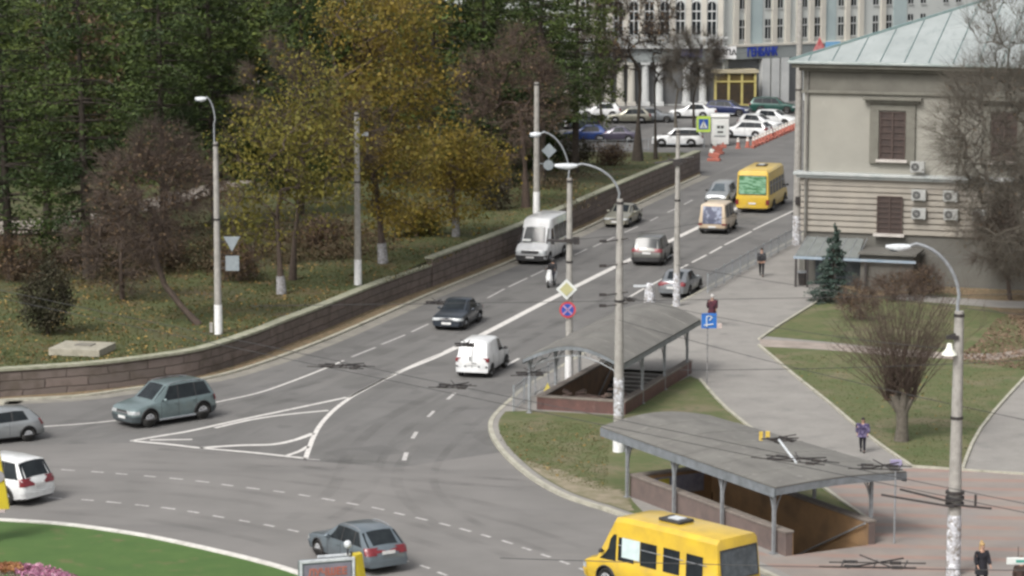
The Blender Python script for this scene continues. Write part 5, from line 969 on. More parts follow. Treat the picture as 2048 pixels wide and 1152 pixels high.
def finish(c, plates=('front', 'rear'), fz=.42, rz_=.75, bump=None, bz=(.26, .5), hl=(.56, .7), tl=(.7, .95), mir=None, seams=None, hly=.55, tly=.78, mm=None, tq=.18):
    bm_ = bump or c.pm
    if bump: c.strip('front', bz[0], bz[1], 0, .32, bm_, 'front_bumper'); c.strip('rear', bz[0]+.04, bz[1]+.02, 0, .3, bm_, 'rear_bumper')
    c.strip('front', hl[0], hl[1], hly, .3, headl, 'headlight', off=.024); c.strip('rear', tl[0], tl[1], tly, tq, redl, 'tail_light', off=.028)
    mb = MB(); w_ = c.S[0]['ws']*hly*.94; mb.b2((c.L/2-.06, -w_, hl[0]), (c.L/2+.022, w_, hl[1]-.02)); g_ = mb.build('grille', blackp, c.t); mb = MB(); mb.b2((c.L/2+.023, -w_*.9, hl[0]+.03), (c.L/2+.03, w_*.9, hl[0]+.055)); mb.build('bar', rimm, g_)
    mb = MB(); mb.b2((c.L/2-.1, -c.W*.28, .27), (c.L/2+.012, c.W*.28, .4)); mb.build('air_intake', blackp, c.t)
    if 'front' in plates: c.plate('front', fz)
    if 'rear' in plates: c.plate('rear', rz_)
    if mir: c.mirror(*mir, m=mm)
    if seams: c.seams(seams)
def trimw(c, w_list):
    """thin dark rubber frame lines round the side glass"""
    c.swin(w_list[0][0]-.03, w_list[-1][1]+.03, w_list[0][2]-.03, w_list[-1][3]+.03, v0=.0, v1=.98, m=blackp, name='window_trim', off=.006)
    for a0, b0, a1, b1 in w_list: c.swin(a0, b0, a1, b1, off=.016)
def roofrails(c, q0, q1, m):
    for sd_ in (1, -1):
        P = []
        for k in range(7): q = q0+(q1-q0)*k/6; r_ = c.at(q)[6]; P.append((c.X(q), sd_*(r_[0]-.05), r_[1]+(.03 if k in (0, 6) else .075)))
        mb = MB(); mb.tube(P, .02, 6); mb.build('roof_rail', m, c.t, smooth=True)
HB = lambda L, W, H: carS(L, W, H, .86, .92, 1.05, 1.75, L-.75, L-.28, .8)
def suv(name, label, P, yaw, L, W, H, pm, group=None, rails=True, clad=None, tailz=(.85, 1.1), r=.35, base=2.63, dark=None, seam=True, hood=.98, belt=1.02, rear_t=None, cat='car'):
    c = Car(name, label, P, yaw, L, W, H, carS(L, W, H, hood, belt, 1.15, 1.9, L-.48, L-.13, .98), pm, group, r=r, f_over=.84, base=base, cat=cat)
    c.cross(1.15, 1.9, .04, .95, 'windscreen'); c.cross(L-.13, L-.48, .0, .94, 'rear_window', fr=.99)
    trimw(c, ((1.5, 2.35, 2.03, 2.4), (2.42, 3.3, 2.47, 3.28), (3.37, L-.34, 3.35, L-.62)))
    finish(c, bump=clad or pm, bz=(.3, .55), hl=(.64, .8), tl=tailz, mir=(1.6, belt), seams=(1.45, 2.38, 3.34) if seam else None, fz=.48, rz_=.84)
    for sd_ in (1, -1):
        mb = MB(); mb.tube([(c.X(1.35), sd_*(W/2+.01), .3), (c.X(L-1.25), sd_*(W/2+.01), .3)], .05, 8); mb.build('side_step', galv, c.t, smooth=True)
    if rails: roofrails(c, 2.1, L-.75, blackp)
    return c
def estate(name, label, P, yaw, L, W, H, pm, group=None, qc=1.25, rails=True, r=.32, base=2.55, tailz=(.72, .98), hatch=False, fo=.88, cat='car'):
    c = Car(name, label, P, yaw, L, W, H, carS(L, W, H, .84, .92, qc, qc+.85, L-(.6 if hatch else .75), L-.2, .82), pm, group, r=r, f_over=fo, base=base, cat=cat)
    c.cross(qc, qc+.85, .08, .95, 'windscreen'); c.cross(L-.2, L-(.6 if hatch else .75), .0, .94, 'rear_window', fr=.99)
    q = qc+.4
    if hatch: trimw(c, ((q, q+1.0, q+.5, q+1.0), (q+1.08, L-.75, q+1.08, L-.95)))
    else: trimw(c, ((q, q+.85, q+.5, q+.85), (q+.92, q+1.7, q+.92, q+1.65), (q+1.77, L-.5, q+1.74, L-.9)))
    finish(c, bump=pm, hl=(.56, .68), tl=tailz, mir=(q+.1, .92), seams=(q-.05, q+.9) if hatch else (q-.05, q+.9, q+1.75), rz_=.8)
    if rails: roofrails(c, qc+1.0, L-.9, galv)
    return c
def saloon(name, label, P, yaw, L, W, H, pm, group=None, qc=1.3, r=.31, base=2.55, deck=.98, tailz=(.66, .86), bump=None, hood=.84, cat='car', hl=(.56, .68)):
    c = Car(name, label, P, yaw, L, W, H, carS(L, W, H, hood, .9, qc, qc+.8, L-1.35, L-.72, 0, deck), pm, group, r=r, f_over=.82, base=base, cat=cat)
    c.cross(qc, qc+.8, .08, .95, 'windscreen'); c.cross(L-.72, L-1.35, .04, .96, 'rear_window', fr=.93); q = qc+.38
    trimw(c, ((q, q+.9, q+.45, q+.9), (q+.97, L-1.15, q+.97, L-1.42)))
    finish(c, bump=bump or pm, hl=hl, tl=tailz, mir=(q+.1, .9), seams=(q-.05, q+.93, L-1.12), rz_=.62); return c
def vanS(L, W, H, hood, belt, qc, qr, rake=.12, tail=None, cr=.1, wt=.86):
    w_ = W/2; S = []; A = lambda q, **k: S.append(dict(s=q, **k)); A(0, zb=.36, zs=hood*.62, zt=hood*.68, ws=w_*.84, wt=w_*.74, wl=w_*.8); A(.08, zb=.28, zs=hood*.78, zt=hood*.85, ws=w_*.92, wt=w_*.8); A(.3, zb=.24, zs=hood*.88, zt=hood*.94, ws=w_*.98, wt=w_*.84)
    A(qc, zb=.24, zs=belt-.04, zt=max(belt+.03, hood+.03), ws=w_, wt=w_*.87); A(qr, zb=.24, zs=belt, zt=H-.08, ws=w_, wt=w_*(wt-.03), cr=cr); A(qr+.5, zb=.24, zs=belt, zt=H-.01, ws=w_, wt=w_*wt, cr=cr); A(L*.6, zb=.24, zs=belt, zt=H, ws=w_, wt=w_*wt, cr=cr); A(L-rake-.1, zb=.26, zs=belt, zt=H-.03, ws=w_, wt=w_*wt, cr=cr)
    A(L-.04, zb=.3, zs=belt, zt=belt+.14, ws=w_*.97, wt=w_*(wt+.04)); A(L+.001, zb=.36, zs=belt-.1, zt=belt-.02, ws=w_*.94, wt=w_*.84); return S
tealm = carp('teal grey paint', (.17, .225, .23), .35); greyb = carp('blue grey paint', (.15, .185, .21), .35); silv = carp('silver paint', (.36, .38, .39), .5); dsilv = carp('dull silver paint', (.25, .265, .28), .5)
whitep = carp('white paint', (.72, .73, .73), 0, .35); darkb = carp('dark blue grey paint', (.03, .04, .055), .4); cham = carp('champagne paint', (.32, .31, .25), .5); greyd = carp('warm grey paint', (.13, .13, .12), .5)
yellp = carp('bus yellow', (.6, .40, .03), 0, .4); beige = carp('beige paint', (.56, .45, .32), 0, .4); navy = carp('navy paint', (.015, .025, .09), .3); green_ = carp('dark green paint', (.015, .075, .06), .3); bluep = carp('bright blue paint', (.02, .06, .25), .1)
# moving traffic
P, y = at_wheels((296, 855), (404, 838), 1.83); c1 = suv('car', 'teal grey compact SUV with roof rails beside the curved stone wall', P, y, 4.5, 1.9, 1.82, tealm, r=.39, base=2.85, hood=1.04, belt=1.1, clad=mat('dark grey cladding', (.06, .075, .08), .6, col2=(.045, .055, .06), scale=3))
roofrails(c1, 2.0, 3.95, galv)
P, y = at_wheels((-57, 895), (53, 883), 1.74); c2 = estate('car', 'silver hatchback cut off by the left edge ahead of the teal SUV', P, y, 4.15, 1.74, 1.44, silv, hatch=True, rails=False, base=2.51, r=.31)
P, y = at_wheels((631, 1110), (722, 1148), 1.77); c3 = estate('car', 'blue grey estate car with roof rails behind the light box in the foreground', P, y, 4.4, 1.77, 1.52, greyb)
Pr = G(14, 1010); ang = R(180-36); d = Vector((math.cos(ang), math.sin(ang), 0)); sdv = Vector((-d.y, d.x, 0)); sdv = sdv if sdv.y > 0 else -sdv
c4 = suv('car', 'white crossover seen from behind at the left edge by the yellow panel', Pr+d*1.3+sdv*.82+d*-.05, ang, 4.45, 1.86, 1.78, whitep, tailz=(.82, 1.12), base=2.65, rails=False)
P, y = end_at((944, 757), R(15), 4.1, 1)
c5 = Car('van', 'small white panel van driving away past the worn centre line', P, y, 4.1, 1.7, 1.82, vanS(4.1, 1.7, 1.82, 1.0, 1.05, .95, 1.6, .16, wt=.8), whitep, r=.31, f_over=.82, base=2.65, cat='van')
c5.cross(.95, 1.6, .08, .95, 'windscreen'); c5.swin(1.2, 2.1, 1.65, 2.12); finish(c5, bump=whitep, tl=(.82, 1.02), tly=.9, tq=.12, hl=(.62, .76), mir=(1.3, 1.05), seams=(1.15, 2.2, 3.2), rz_=.72, mm=blackp)
mb = MB(); mb.tube([(-2.06, 0, .5), (-2.07, 0, 1.04), (-1.98, 0, 1.72)], .012, 4); mb.box((-2.085, .1, .98), (.03, .05, .2)); mb.box((-2.09, -.1, .75), (.03, .22, .04)); mb.build('rear_door_seam', blackp, c5.t)
for yy in (.62, .28, -.3, -.62):
    mb = MB(); mb.box((-2.1, yy*1.18, .6), (.03, .09, .06)); mb.build('rear_reflector', blackp, c5.t)
P, y = end_at((893, 662), R(16), 4.25, -1); c6 = saloon('car', 'dark blue grey saloon coming towards us in the left lanes', P, y, 4.3, 1.74, 1.48, darkb, hl=(.56, .7))
P, y = end_at((1230, 456), R(17), 4.5, -1); c7 = saloon('car', 'champagne saloon coming down by the high stone wall', P, y, 4.5, 1.76, 1.45, cham)
P, y = end_at((1293, 533), R(12), 4.5, 1); c8 = suv('car', 'warm grey crossover driving away left of the crossarm pole', P, y, 4.6, 2.0, 1.8, greyd, rails=False, tailz=(.9, 1.12), clad=blackp)
P, y = end_at((1342, 597), R(17), 4.5, 1); c9 = saloon('car', 'silver saloon waiting in the bus lane beside the crossarm pole', P, y, 4.5, 1.74, 1.45, dsilv, tailz=(.72, .96), deck=1.02)
# white minibus
P, y = end_at((1059, 531), R(16), 6.1, -1)
cA = Car('minibus', 'white minibus with dark side windows coming towards us by the stone wall', P, y, 5.9, 2.08, 2.82, vanS(5.9, 2.08, 2.82, 1.15, 1.25, .85, 1.75, .1, wt=.84), whitep, r=.35, f_over=1.0, base=3.4, cat='minibus')
cA.cross(.85, 1.75, .03, .66, 'windscreen', fr=1.); 
for a, b in ((1.3, 2.15),): cA.swin(a, b, a+.38, b, v1=.62)
for a, b in ((2.3, 3.35), (3.42, 4.5), (4.57, 5.6)): cA.swin(a, b, a, b, v1=.68)
finish(cA, bump=blackp, bz=(.3, .62), hl=(.7, .92), hly=.68, tl=(.8, 1.3), tly=.85, mir=(1.35, 1.2), seams=(1.2, 2.2), fz=.5, mm=blackp); cA.cross(L := 5.86, 5.68, .1, .7, 'rear_window')
mb = MB(); mb.box((.3, 0, 2.66), (.8, .6, .1)); mb.box((-1.6, 0, 2.66), (.8, .6, .1)); mb.build('roof_hatch', mat('pale hatch', (.5, .53, .5), .5, col2=(.4, .43, .4), scale=3), cA.t, bevel=.02)
mb = MB(); mb.box((2.15, -.42, 1.47), (.04, .5, .15), 0, 0, -.7); mb.build('route_card', wf, cA.t)
# beige van
P, y = end_at((1424, 469), R(16), 4.1, 1)
cB = Car('van', 'beige microvan with large dark rear window between the lanes behind the yellow bus', P, y, 4.1, 1.92, 2.1, vanS(4.1, 1.92, 2.1, 1.1, 1.1, .6, 1.15, .05, wt=.84), beige, r=.3, f_over=.75, base=2.5, cat='van')
cB.cross(.6, 1.15, .08, .95, 'windscreen'); cB.swin(.9, 1.7, 1.15, 1.7); cB.swin(1.78, 2.7, 1.78, 2.7); cB.swin(2.78, 3.75, 2.78, 3.72)
finish(cB, bump=blackp, bz=(.28, .42), hl=(.62, .76), tl=(.62, .75), tly=.75, tq=.1, mir=(1., 1.05), seams=(.9, 1.75), rz_=.52, mm=blackp)
mb = MB(); mb.grid([[(-2.085, -.66, .72), (-2.085, .66, .72)], [(-2.085, -.66, 1.1), (-2.085, .66, 1.1)], [(-1.99, -.64, 1.9), (-1.99, .64, 1.9)]]); mb.build('rear_window', mat('reflecting rear glass', (.10, .11, .16), .12, col2=(.3, .33, .42), scale=2.2, lo=.5, hi=.62), cB.t)  # pale bluish reflection patches are painted into the glass colour
P, y = end_at((1431, 413), R(16), 4.2, -1); cC = Car('car', 'silver people carrier facing us between beige van and yellow bus', P, y, 4.2, 1.74, 1.62, vanS(4.2, 1.74, 1.62, .95, .98, .85, 1.7, .3, wt=.76), silv, r=.31, f_over=.8, base=2.6, cat='car')
cC.cross(.85, 1.7, .06, .95, 'windscreen', clearg); cC.swin(1.2, 2.1, 1.65, 2.1); cC.swin(2.2, 3.4, 2.2, 3.3); finish(cC, hl=(.6, .74), mir=(1.3, .98), mm=blackp)
# buses
def bus(name, label, P, yaw, L, W, H, pm, front=.75, wins=5, door_q=None, rear_m=None, group=None, r=.4, winv=(.02, .62), belt=1.15, door_sides=(-1,), gap=.14):
    c = Car(name, label, P, yaw, L, W, H, vanS(L, W, H, 1.1, belt, front, front+.75, .06, cr=.16, wt=.9), pm, group, r=r, f_over=1.25, base=L-3.2, cat='bus')
    c.cross(front, front+.75, .03, .8, 'windscreen', fr=.93); q0 = front+1.0; n = wins; wd = (L-.45-q0)/n; c.swin(front+.12, q0-.1, front+.6, q0-.1, v0=-.04, v1=.68)
    for k in range(n): c.swin(q0+k*wd, q0+(k+1)*wd-gap, q0+k*wd, q0+(k+1)*wd-gap, v0=winv[0], v1=winv[1])
    for k in range(n):
        for sd_ in (1, -1):
            mb = MB(); a = c.side(q0+k*wd, winv[0]+(winv[1]-winv[0])*.66, sd_, .02); b = c.side(q0+(k+1)*wd-.12, winv[0]+(winv[1]-winv[0])*.66, sd_, .02); mb.tube([a, b], .015, 4); mb.build('window_bar', galv, c.t)
    finish(c, bump=pm, bz=(.36, .6), hl=(.66, .84), hly=.7, tl=(.62, 1.0), tly=.86, tq=.06, mir=(front+.3, 1.35), fz=.55, rz_=.72, mm=blackp)
    x = -L/2; zr = lambda z: x+.04-(.0)+.0; z0, z1 = belt+.02, H-.42
    mb = MB(); 
    A = c.at(L-.04); B = c.at(L-.16); xb = -L/2+.04; xt = -L/2+.16; f = lambda z: xb+(xt-xb)*(z-A[8][1])/(B[8][1]-A[8][1]) if z > A[8][1] else xb-.01
    mb.grid([[(f(z)-.02, yy*W*.40, z) for yy in (-1, 0, 1)] for z in (z0+.12, (z0+z1)/2, z1)]); c.rw = mb.build('rear_window', rear_m or clearg, c.t)
    mb = MB(); yy = W*.41; mb.tube([(f(z)-.022, s_*yy, z) for s_, z in ((-1, z0+.1), (1, z0+.1), (1, z1+.02), (-1, z1+.02), (-1, z0+.1))], .025, 5); mb.build('seal', blackp, c.rw)
    mb = MB(); mb.box((-.3, 0, H+.05), (1.0, .7, .1)); mb.build('roof_hatch', blackp, c.t, bevel=.02); mb = MB(); mb.box((-.35, .0, H+.115), (.5, .4, .03)); mb.build('hatch_glass', lampw, c.t)
    return c
a_, b_, e_ = G(1219, 1034, 2.6), G(1429, 1084, 2.6), G(1509, 1071, 2.6); d = (a_-b_); d.z = 0; d.normalize(); sdv = Vector((-d.y, d.x, 0)); sdv = sdv if sdv.y > 0 else -sdv; L_ = 6.5; q = b_.copy(); q.z = 0
cD = bus('minibus', 'yellow minibus in the foreground facing left, with pale sheet in one window', q+d*(L_/2-.25)+sdv*1.0, math.atan2(d.y, d.x), L_, 2.15, 2.68, yellp, front=.8, wins=4, gap=.3)
sg = 1   # near side is the left flank
mb = MB(); Aq = cD.side(2.0, .12, 1, .035); Bq = cD.side(2.85, .12, 1, .035); Cq = cD.side(2.85, .62, 1, .035); Dq = cD.side(2.0, .62, 1, .035); mb.add([Aq, Bq, Cq, Dq], [(0, 1, 2, 3)]); mb.build('pale_sheet', mat('pale curtain', (.55, .65, .64), .6, col2=(.45, .55, .55), scale=3), cD.t)
cD.cross_m = None
P, y = end_at((1504, 427), R(16), 7.6, 1)
signg = mat('green window film', (.045, .15, .06), .4, col2=(.2, .36, .24), scale=2.4, lo=.45, hi=.55, stretch=(1, .7, 3.2))
cE = bus('bus', 'yellow city bus with green film on its rear window, driving away at the corner', P, y, 7.6, 2.45, 3.1, yellp, front=.5, wins=5, rear_m=signg, belt=1.25)
# far parked cars
def pk(fn, label, px, az, L, pm, z=0., **k):
    P = G(*px); h = azv(R(az)); return fn('parked_car', label, P, math.atan2(h.y, h.x), L, 1.8, k.pop('H', 1.5), pm, 'cars parked before the far buildings', **k)
kw = dict(rails=False)
pk(suv, 'white crossover parked just left of the crossing sign, nearest of the far cars', (1356, 293), -86, 4.6, whitep, H=1.65, rails=False)
pk(estate, 'white hatchback parked far left beyond the bare trees', (1200, 235), -86, 4.3, whitep, hatch=True, rails=False)
pk(saloon, 'grey saloon parked just right of the forked bare tree', (1305, 244), 94, 4.5, dsilv, H=1.45)
pk(estate, 'greenish grey estate parked behind the forked bare tree', (1258, 246), -86, 4.4, cham)
pk(saloon, 'white saloon with long bonnet in the middle of the far car park', (1386, 236), -84, 4.7, whitep, H=1.5)
pk(suv, 'navy blue car parked in front of the yellow framed entrance', (1456, 232), 110, 4.5, navy, H=1.6, rails=False)
pk(suv, 'dark green car parked far right beside the cream house', (1545, 226), 100, 4.7, green_, H=1.65, rails=False)
pk(suv, 'white crossover with red tail light directly right of the white booth', (1494, 276), -62, 4.5, whitep, H=1.6, rails=False)
pk(estate, 'white hatchback squeezed behind the white crossover by the booth', (1520, 259), 118, 4.2, whitep, hatch=True, rails=False)
pk(estate, 'white car at the right end of the row by the orange posts', (1551, 250), 118, 4.4, whitep, hatch=True, rails=False)
pk(estate, 'bright blue car half hidden behind park tree branches', (1172, 282), -80, 4.2, bluep, hatch=True, rails=False)
pk(saloon, 'purplish grey car hidden behind branches next to the bright blue car', (1232, 283), -80, 4.2, carp('purple grey paint', (.08, .07, .11), .3), H=1.45)
pk(saloon, 'dark car glimpsed behind the white hatchback on the far left', (1160, 258), -80, 4.2, darkb, H=1.45)
# ---------------- people ----------------
skinm = mat('skin', (.42, .26, .19), .6, col2=(.36, .21, .15), scale=9)
def skinmesh(name, V, E, Rr, m, parent, root=0, sub=1):
    me = bpy.data.meshes.new(name); me.from_pydata([tuple(v) for v in V], E, []); o = bpy.data.objects.new(name, me); COL.objects.link(o)
    o.modifiers.new('s', 'SKIN'); sv = me.skin_vertices[0].data
    for i, r_ in enumerate(Rr): sv[i].radius = (r_, r_) if not hasattr(r_, '__len__') else r_
    sv[root].use_root = True; o.modifiers[0].use_smooth_shade = True; s_ = o.modifiers.new('u', 'SUBSURF'); s_.levels = sub; s_.render_levels = sub
    bpy.context.view_layer.update(); me2 = bpy.data.meshes.new_from_object(o.evaluated_get(bpy.context.evaluated_depsgraph_get())); bpy.data.objects.remove(o); me2.name = name; me2.materials.append(m)
    o = bpy.data.objects.new(name, me2); COL.objects.link(o); o.parent = parent; return o
def person(label, P, az, h=1.72, top=(.02,.02,.02), legs=(.02,.02,.025), hair=(.05,.04,.03), shoe=(.02,.02,.02), step=.28, arm=(.1, -.1), seated=False, hairlen=.0, bulk=1., coat=.0, coat2=None, scarf=None, elbow=.15, skirt=False):
    hd = azv(az); t = thing('person', label, 'person', P, math.atan2(hd.y, hd.x)); k = h/1.75     # local +x is forward
    V = []; E = []; Rr = []
    def a(p, r_, par=None): V.append(Vector(p)*k); Rr.append((r_[0]*k*1., r_[1]*k) if hasattr(r_, '__len__') else r_*k); (E.append((par, len(V)-1)) if par is not None else None); return len(V)-1
    pz = .93 if not seated else .88; pel = a((0, 0, pz), (.105, .135)); wa = a((0, 0, pz+.17), (.09, .12), pel); ch = a((.01, 0, pz+.36), (.105, .155), wa); nb = a((0, 0, pz+.52), .06, ch); hd0 = a((.015, 0, pz+.60), (.062, .06), nb); hd1 = a((.02, 0, pz+.70), (.098, .078), hd0); a((.015, 0, pz+.775), (.07, .06), hd1); a((.125, 0, pz+.67), .012, hd1)
    SH, WR, FT = [], [], []
    for s_, am in ((1, arm[0]), (-1, arm[1])):
        sh = a((0, s_*.185*bulk, pz+.45), .055, ch); e0 = Vector((am*.6, s_*.215*bulk, pz+.18)); el = a(e0, .043, sh); w0 = Vector((am*1.3+elbow*.5, s_*.2*bulk, pz-.03+abs(am)*.12+elbow*.4)) if not seated else Vector((.42, s_*.27, pz+.2)); wr = a(w0, .028, el); d = (w0-e0).normalized(); pm_ = a(w0+d*.07, (.036, .02), wr); SH.append((sh, el, wr))
        for j, (oy, ln) in enumerate(((-.03, .07), (-.01, .085), (.01, .08), (.028, .06))):
            f0 = a(w0+d*.11+Vector((oy, 0, 0)), .009, pm_); a(w0+d*(.11+ln*.6)+Vector((oy, -s_*.012, 0)), .0085, f0)
        a(w0+d*.07+Vector((.045, 0, 0))+d*.035, .009, pm_)
    for s_, st in ((1, step), (-1, -step)):
        if seated: kn = (.36, s_*.15, pz-.08); an = (.34, s_*.16, pz-.5); 
        else: kn = (st*.35+.04, s_*.1, .5); an = (st*.75-(.03 if st < 0 else 0), s_*.1, .09+(.05 if st < 0 else 0))
        hp = a((0, s_*.09, pz-.05), .085, pel); k_ = a(kn, .055, hp); an_ = a(an, .038, k_); a((an[0]+.06, an[1], an[2]-.045), (.035, .03), an_); FT.append((hp, k_, an_))
    skinmesh('body', V, E, Rr, skinm, t, 0)
    def sub(idx, edges, grow_, name, m, root=0):
        mp = {v: i for i, v in enumerate(idx)}; rr_ = []
        for i in idx: r_ = Rr[i]; r_ = r_ if hasattr(r_, '__len__') else (r_, r_); rr_.append((r_[0]+grow_, r_[1]+grow_))
        skinmesh(name, [V[i] for i in idx], [(mp[x], mp[y_]) for x, y_ in edges], rr_, m, t, root)
    tm = mat('coat cloth', top, .9, col2=coat2 or tuple(c_*.6+.004 for c_ in top), scale=9, lo=.45, hi=.6); lm = mat('trouser cloth', legs, .9, col2=tuple(c_*.7+.003 for c_ in legs), scale=9)
    sub([wa, pel, ch, SH[0][0], SH[0][1], SH[0][2], SH[1][0], SH[1][1], SH[1][2]], [(wa, pel), (wa, ch), (ch, SH[0][0]), (SH[0][0], SH[0][1]), (SH[0][1], SH[0][2]), (ch, SH[1][0]), (SH[1][0], SH[1][1]), (SH[1][1], SH[1][2])], .038*bulk, 'coat', tm)
    if coat > 0: mb = MB(); mb.tube([(0, 0, k*(pz+.2)), (0, 0, k*(pz-.05)), (0, 0, k*(pz-coat))], [.16*k*bulk, .19*k*bulk, .22*k*bulk], 14); mb.build('coat_skirt', tm, t, smooth=True)
    for hp, k_, an_ in FT: sub([hp, k_, an_], [(hp, k_), (k_, an_)], .02, 'trouser_leg', lm)
    sm = mat('shoe leather', shoe, .6, col2=tuple(c_*.7+.005 for c_ in shoe), scale=9)
    for hp, k_, an_ in FT: q = V[an_]; mb = MB(); mb.ell((q.x+.06*k, q.y, q.z-.04*k), (.135*k, .05*k, .052*k), 10, 6); mb.build('shoe', sm, t, smooth=True)
    hm = mat('hair', hair, .7, col2=tuple(c_*.6 for c_ in hair), scale=14); mb = MB(); c_ = V[hd1]; mb.ell((c_.x-.022*k, 0, c_.z+.035*k), (.105*k, .092*k, .1*k), 12, 8)
    if hairlen: mb.ell((c_.x-.06*k, 0, c_.z-.06*k), (.06*k, .09*k, .09*k+hairlen), 12, 8)
    mb.build('hair', hm, t, smooth=True)
    em = blackp
    for s_ in (1, -1): mb = MB(); mb.ell((c_.x+.088*k, s_*.032*k, c_.z+.0), (.012, .012, .01), 6, 4); mb.build('eye', em, t); mb = MB(); mb.ell((c_.x, s_*.08*k, c_.z-.01), (.02, .012, .03), 6, 5); mb.build('ear', skinm, t, smooth=True)
    return t
person('man in black jacket and trousers walking on the pavement beside the railing', G(1523, 553, .12), R(190), 1.75, (.012, .012, .014), (.01, .01, .012), (.04, .03, .025), arm=(.12, .18), elbow=.1, coat2=(.06, .06, .065))
person('white haired person in dark red coat with a light bag behind the blue square sign', G(1424, 652, .12), R(10), 1.72, (.07, .015, .025), (.03, .025, .03), (.6, .58, .56), bulk=1.15, coat=.25, step=.12, coat2=(.02, .01, .015))
tb = thing('shopping_bag', 'small pale shopping bag hanging from the hand of the red coated person', 'bag', G(1439, 652, .62)); mb = MB(); mb.box((0, 0, 0), (.26, .12, .28)); mb.build('bag', mat('bag plastic', (.5, .42, .4), .5, col2=(.4, .33, .3), scale=8), tb, bevel=.03); mb = MB(); mb.tube([(-.07, 0, .14), (-.04, 0, .28), (.04, 0, .28), (.07, 0, .14)], .008, 5); mb.build('handle', blackp, tb)
person('person in purple patterned jacket walking at the edge of the triangular lawn', G(1725, 905, .12), R(200), 1.5, (.035, .025, .07), (.012, .011, .02), (.02, .015, .02), bulk=1.35, arm=(.02, -.02), hairlen=.05, coat=.12, coat2=(.14, .12, .2), step=.1, elbow=.15)
person('blonde person in black coat walking at the bottom right corner', G(1962, 1183, .124), R(160), 1.72, (.012, .012, .018), (.015, .015, .02), (.42, .28, .12), hairlen=.16, bulk=1.1, arm=(.1, .02), coat=.3)
person('brown haired person mostly cut off by the bottom right corner', G(2040, 1212, .124), R(170), 1.7, (.05, .03, .025), (.03, .03, .03), (.13, .06, .03), hairlen=.1)
# scooter and rider
Ps = G(1103, 573); hz = azv(R(198)); ys = math.atan2(hz.y, hz.x)
t = thing('motor_scooter', 'white scooter coming towards us beside the white minibus', 'scooter', Ps, ys); wm = whitep
for x in (.62, -.6):
    mb = MB(); mb.tube([(x, -.05, .24), (x, -.035, .24), (x, .035, .24), (x, .05, .24)], [.19, .24, .24, .19], 18); w_ = mb.build('wheel', tyrem, t, smooth=True); mb = MB(); mb.tube([(x, -.055, .24), (x, .055, .24)], .13, 12); mb.build('rim', rimm, w_)
mb = MB(); mb.tube([(.6, 0, .3), (.5, 0, .62), (.38, 0, 1.02)], [.13, .2, .12], 12); mb.box((.62, 0, .5), (.32, .16, .06)); mb.tube([(.36, 0, .3), (-.1, 0, .28), (-.3, 0, .5), (-.75, 0, .72)], [.1, .12, .18, .12], 10); mb.build('body', wm, t, smooth=True)
mb = MB(); mb.ell((-.3, 0, .8), (.4, .15, .07), 12, 6); mb.build('seat', blackp, t, smooth=True); mb = MB(); mb.tube([(.34, -.36, 1.04), (.38, 0, 1.06), (.34, .36, 1.04)], .022, 6); mb.build('handlebar', darkm, t); mb = MB(); mb.ell((.5, 0, .93), (.06, .1, .08), 10, 6); mb.build('headlight', headl, t, smooth=True)
for s_ in (1, -1): mb = MB(); mb.tube([(.36, s_*.25, 1.05), (.38, s_*.32, 1.2)], .012, 5); mb.ell((.38, s_*.34, 1.23), (.02, .06, .04), 8, 5); mb.build('mirror', blackp, t)
rd = person('rider in dark clothes and helmet seated on the white scooter', Ps+hz*-.25, R(198), 1.72, (.015, .015, .018), (.02, .02, .03), (.02, .02, .02), seated=True); 
mb = MB(); mb.ell((.01, 0, 1.56), (.15, .13, .145), 14, 10); mb.build('helmet', blackp, rd, smooth=True)
# ---------------- trees ----------------
def tpx(name, label, bpx, trunkpx, boxes, leaf, lm, bark, zbase=None, depth=1., **k):
    """tree measured on the photo: trunk polyline and crown boxes turned into metres round its base"""
    P = GP(*bpx) if zbase is None else G(*bpx, zbase); s = PXM(P)
    L = lambda px, py: ((px-bpx[0])/s*1.0, (ZA(P, py)-P.z))
    tr = [(0, 0, 0)]+[(L(*q)[0], 0.15*math.sin(i*2.1), L(*q)[1]) for i, q in enumerate(trunkpx)]; bl = []
    for x0, y0, x1, y1, n in boxes:
        a = L(x0, y1); b = L(x1, y0); rx = (b[0]-a[0])/2; rz = (b[1]-a[1])/2; bl.append(((a[0]+b[0])/2, 0, (a[1]+b[1])/2, rx, max(rx, rz*.7)*depth, rz, n))
    return tree(name, label, P, tr, bl, leaf, lm, bark, **k)
yg = 'autumn trees in the park'
tpx('maple_tree', 'yellow maple with several stems behind the whitewashed lamp post into the trees', (563, 588), [(560, 520), (555, 440), (565, 380)], [(430, 190, 640, 440, 60), (520, 180, 720, 400, 60), (560, 100, 700, 240, 20), (440, 380, 560, 500, 22), (560, 360, 700, 450, 16)], (52, .10, .6), yelg, barkb, rt=.22, seed=11, twigs=900, wash=(1., barkw))
tpx('maple_tree', 'bare-topped maple with sparse yellow leaves left of the yellow crowns', (585, 560), [(590, 480), (600, 400), (610, 330)], [(470, 80, 660, 300, 90), (650, 200, 770, 340, 40)], (9, .09, .5), yell, barkb, rt=.2, seed=12, twigs=3600)
tpx('maple_tree', 'tallest golden maple rising to the top edge of the photo', (766, 527), [(762, 460), (757, 400), (745, 330)], [(640, -60, 900, 130, 110), (660, 90, 920, 250, 90), (690, 230, 880, 390, 70), (730, 370, 820, 470, 18), (620, 150, 760, 330, 40)], (62, .105, .68), yell, barkb, rt=.24, seed=13, twigs=2200, wash=(1.2, barkw))
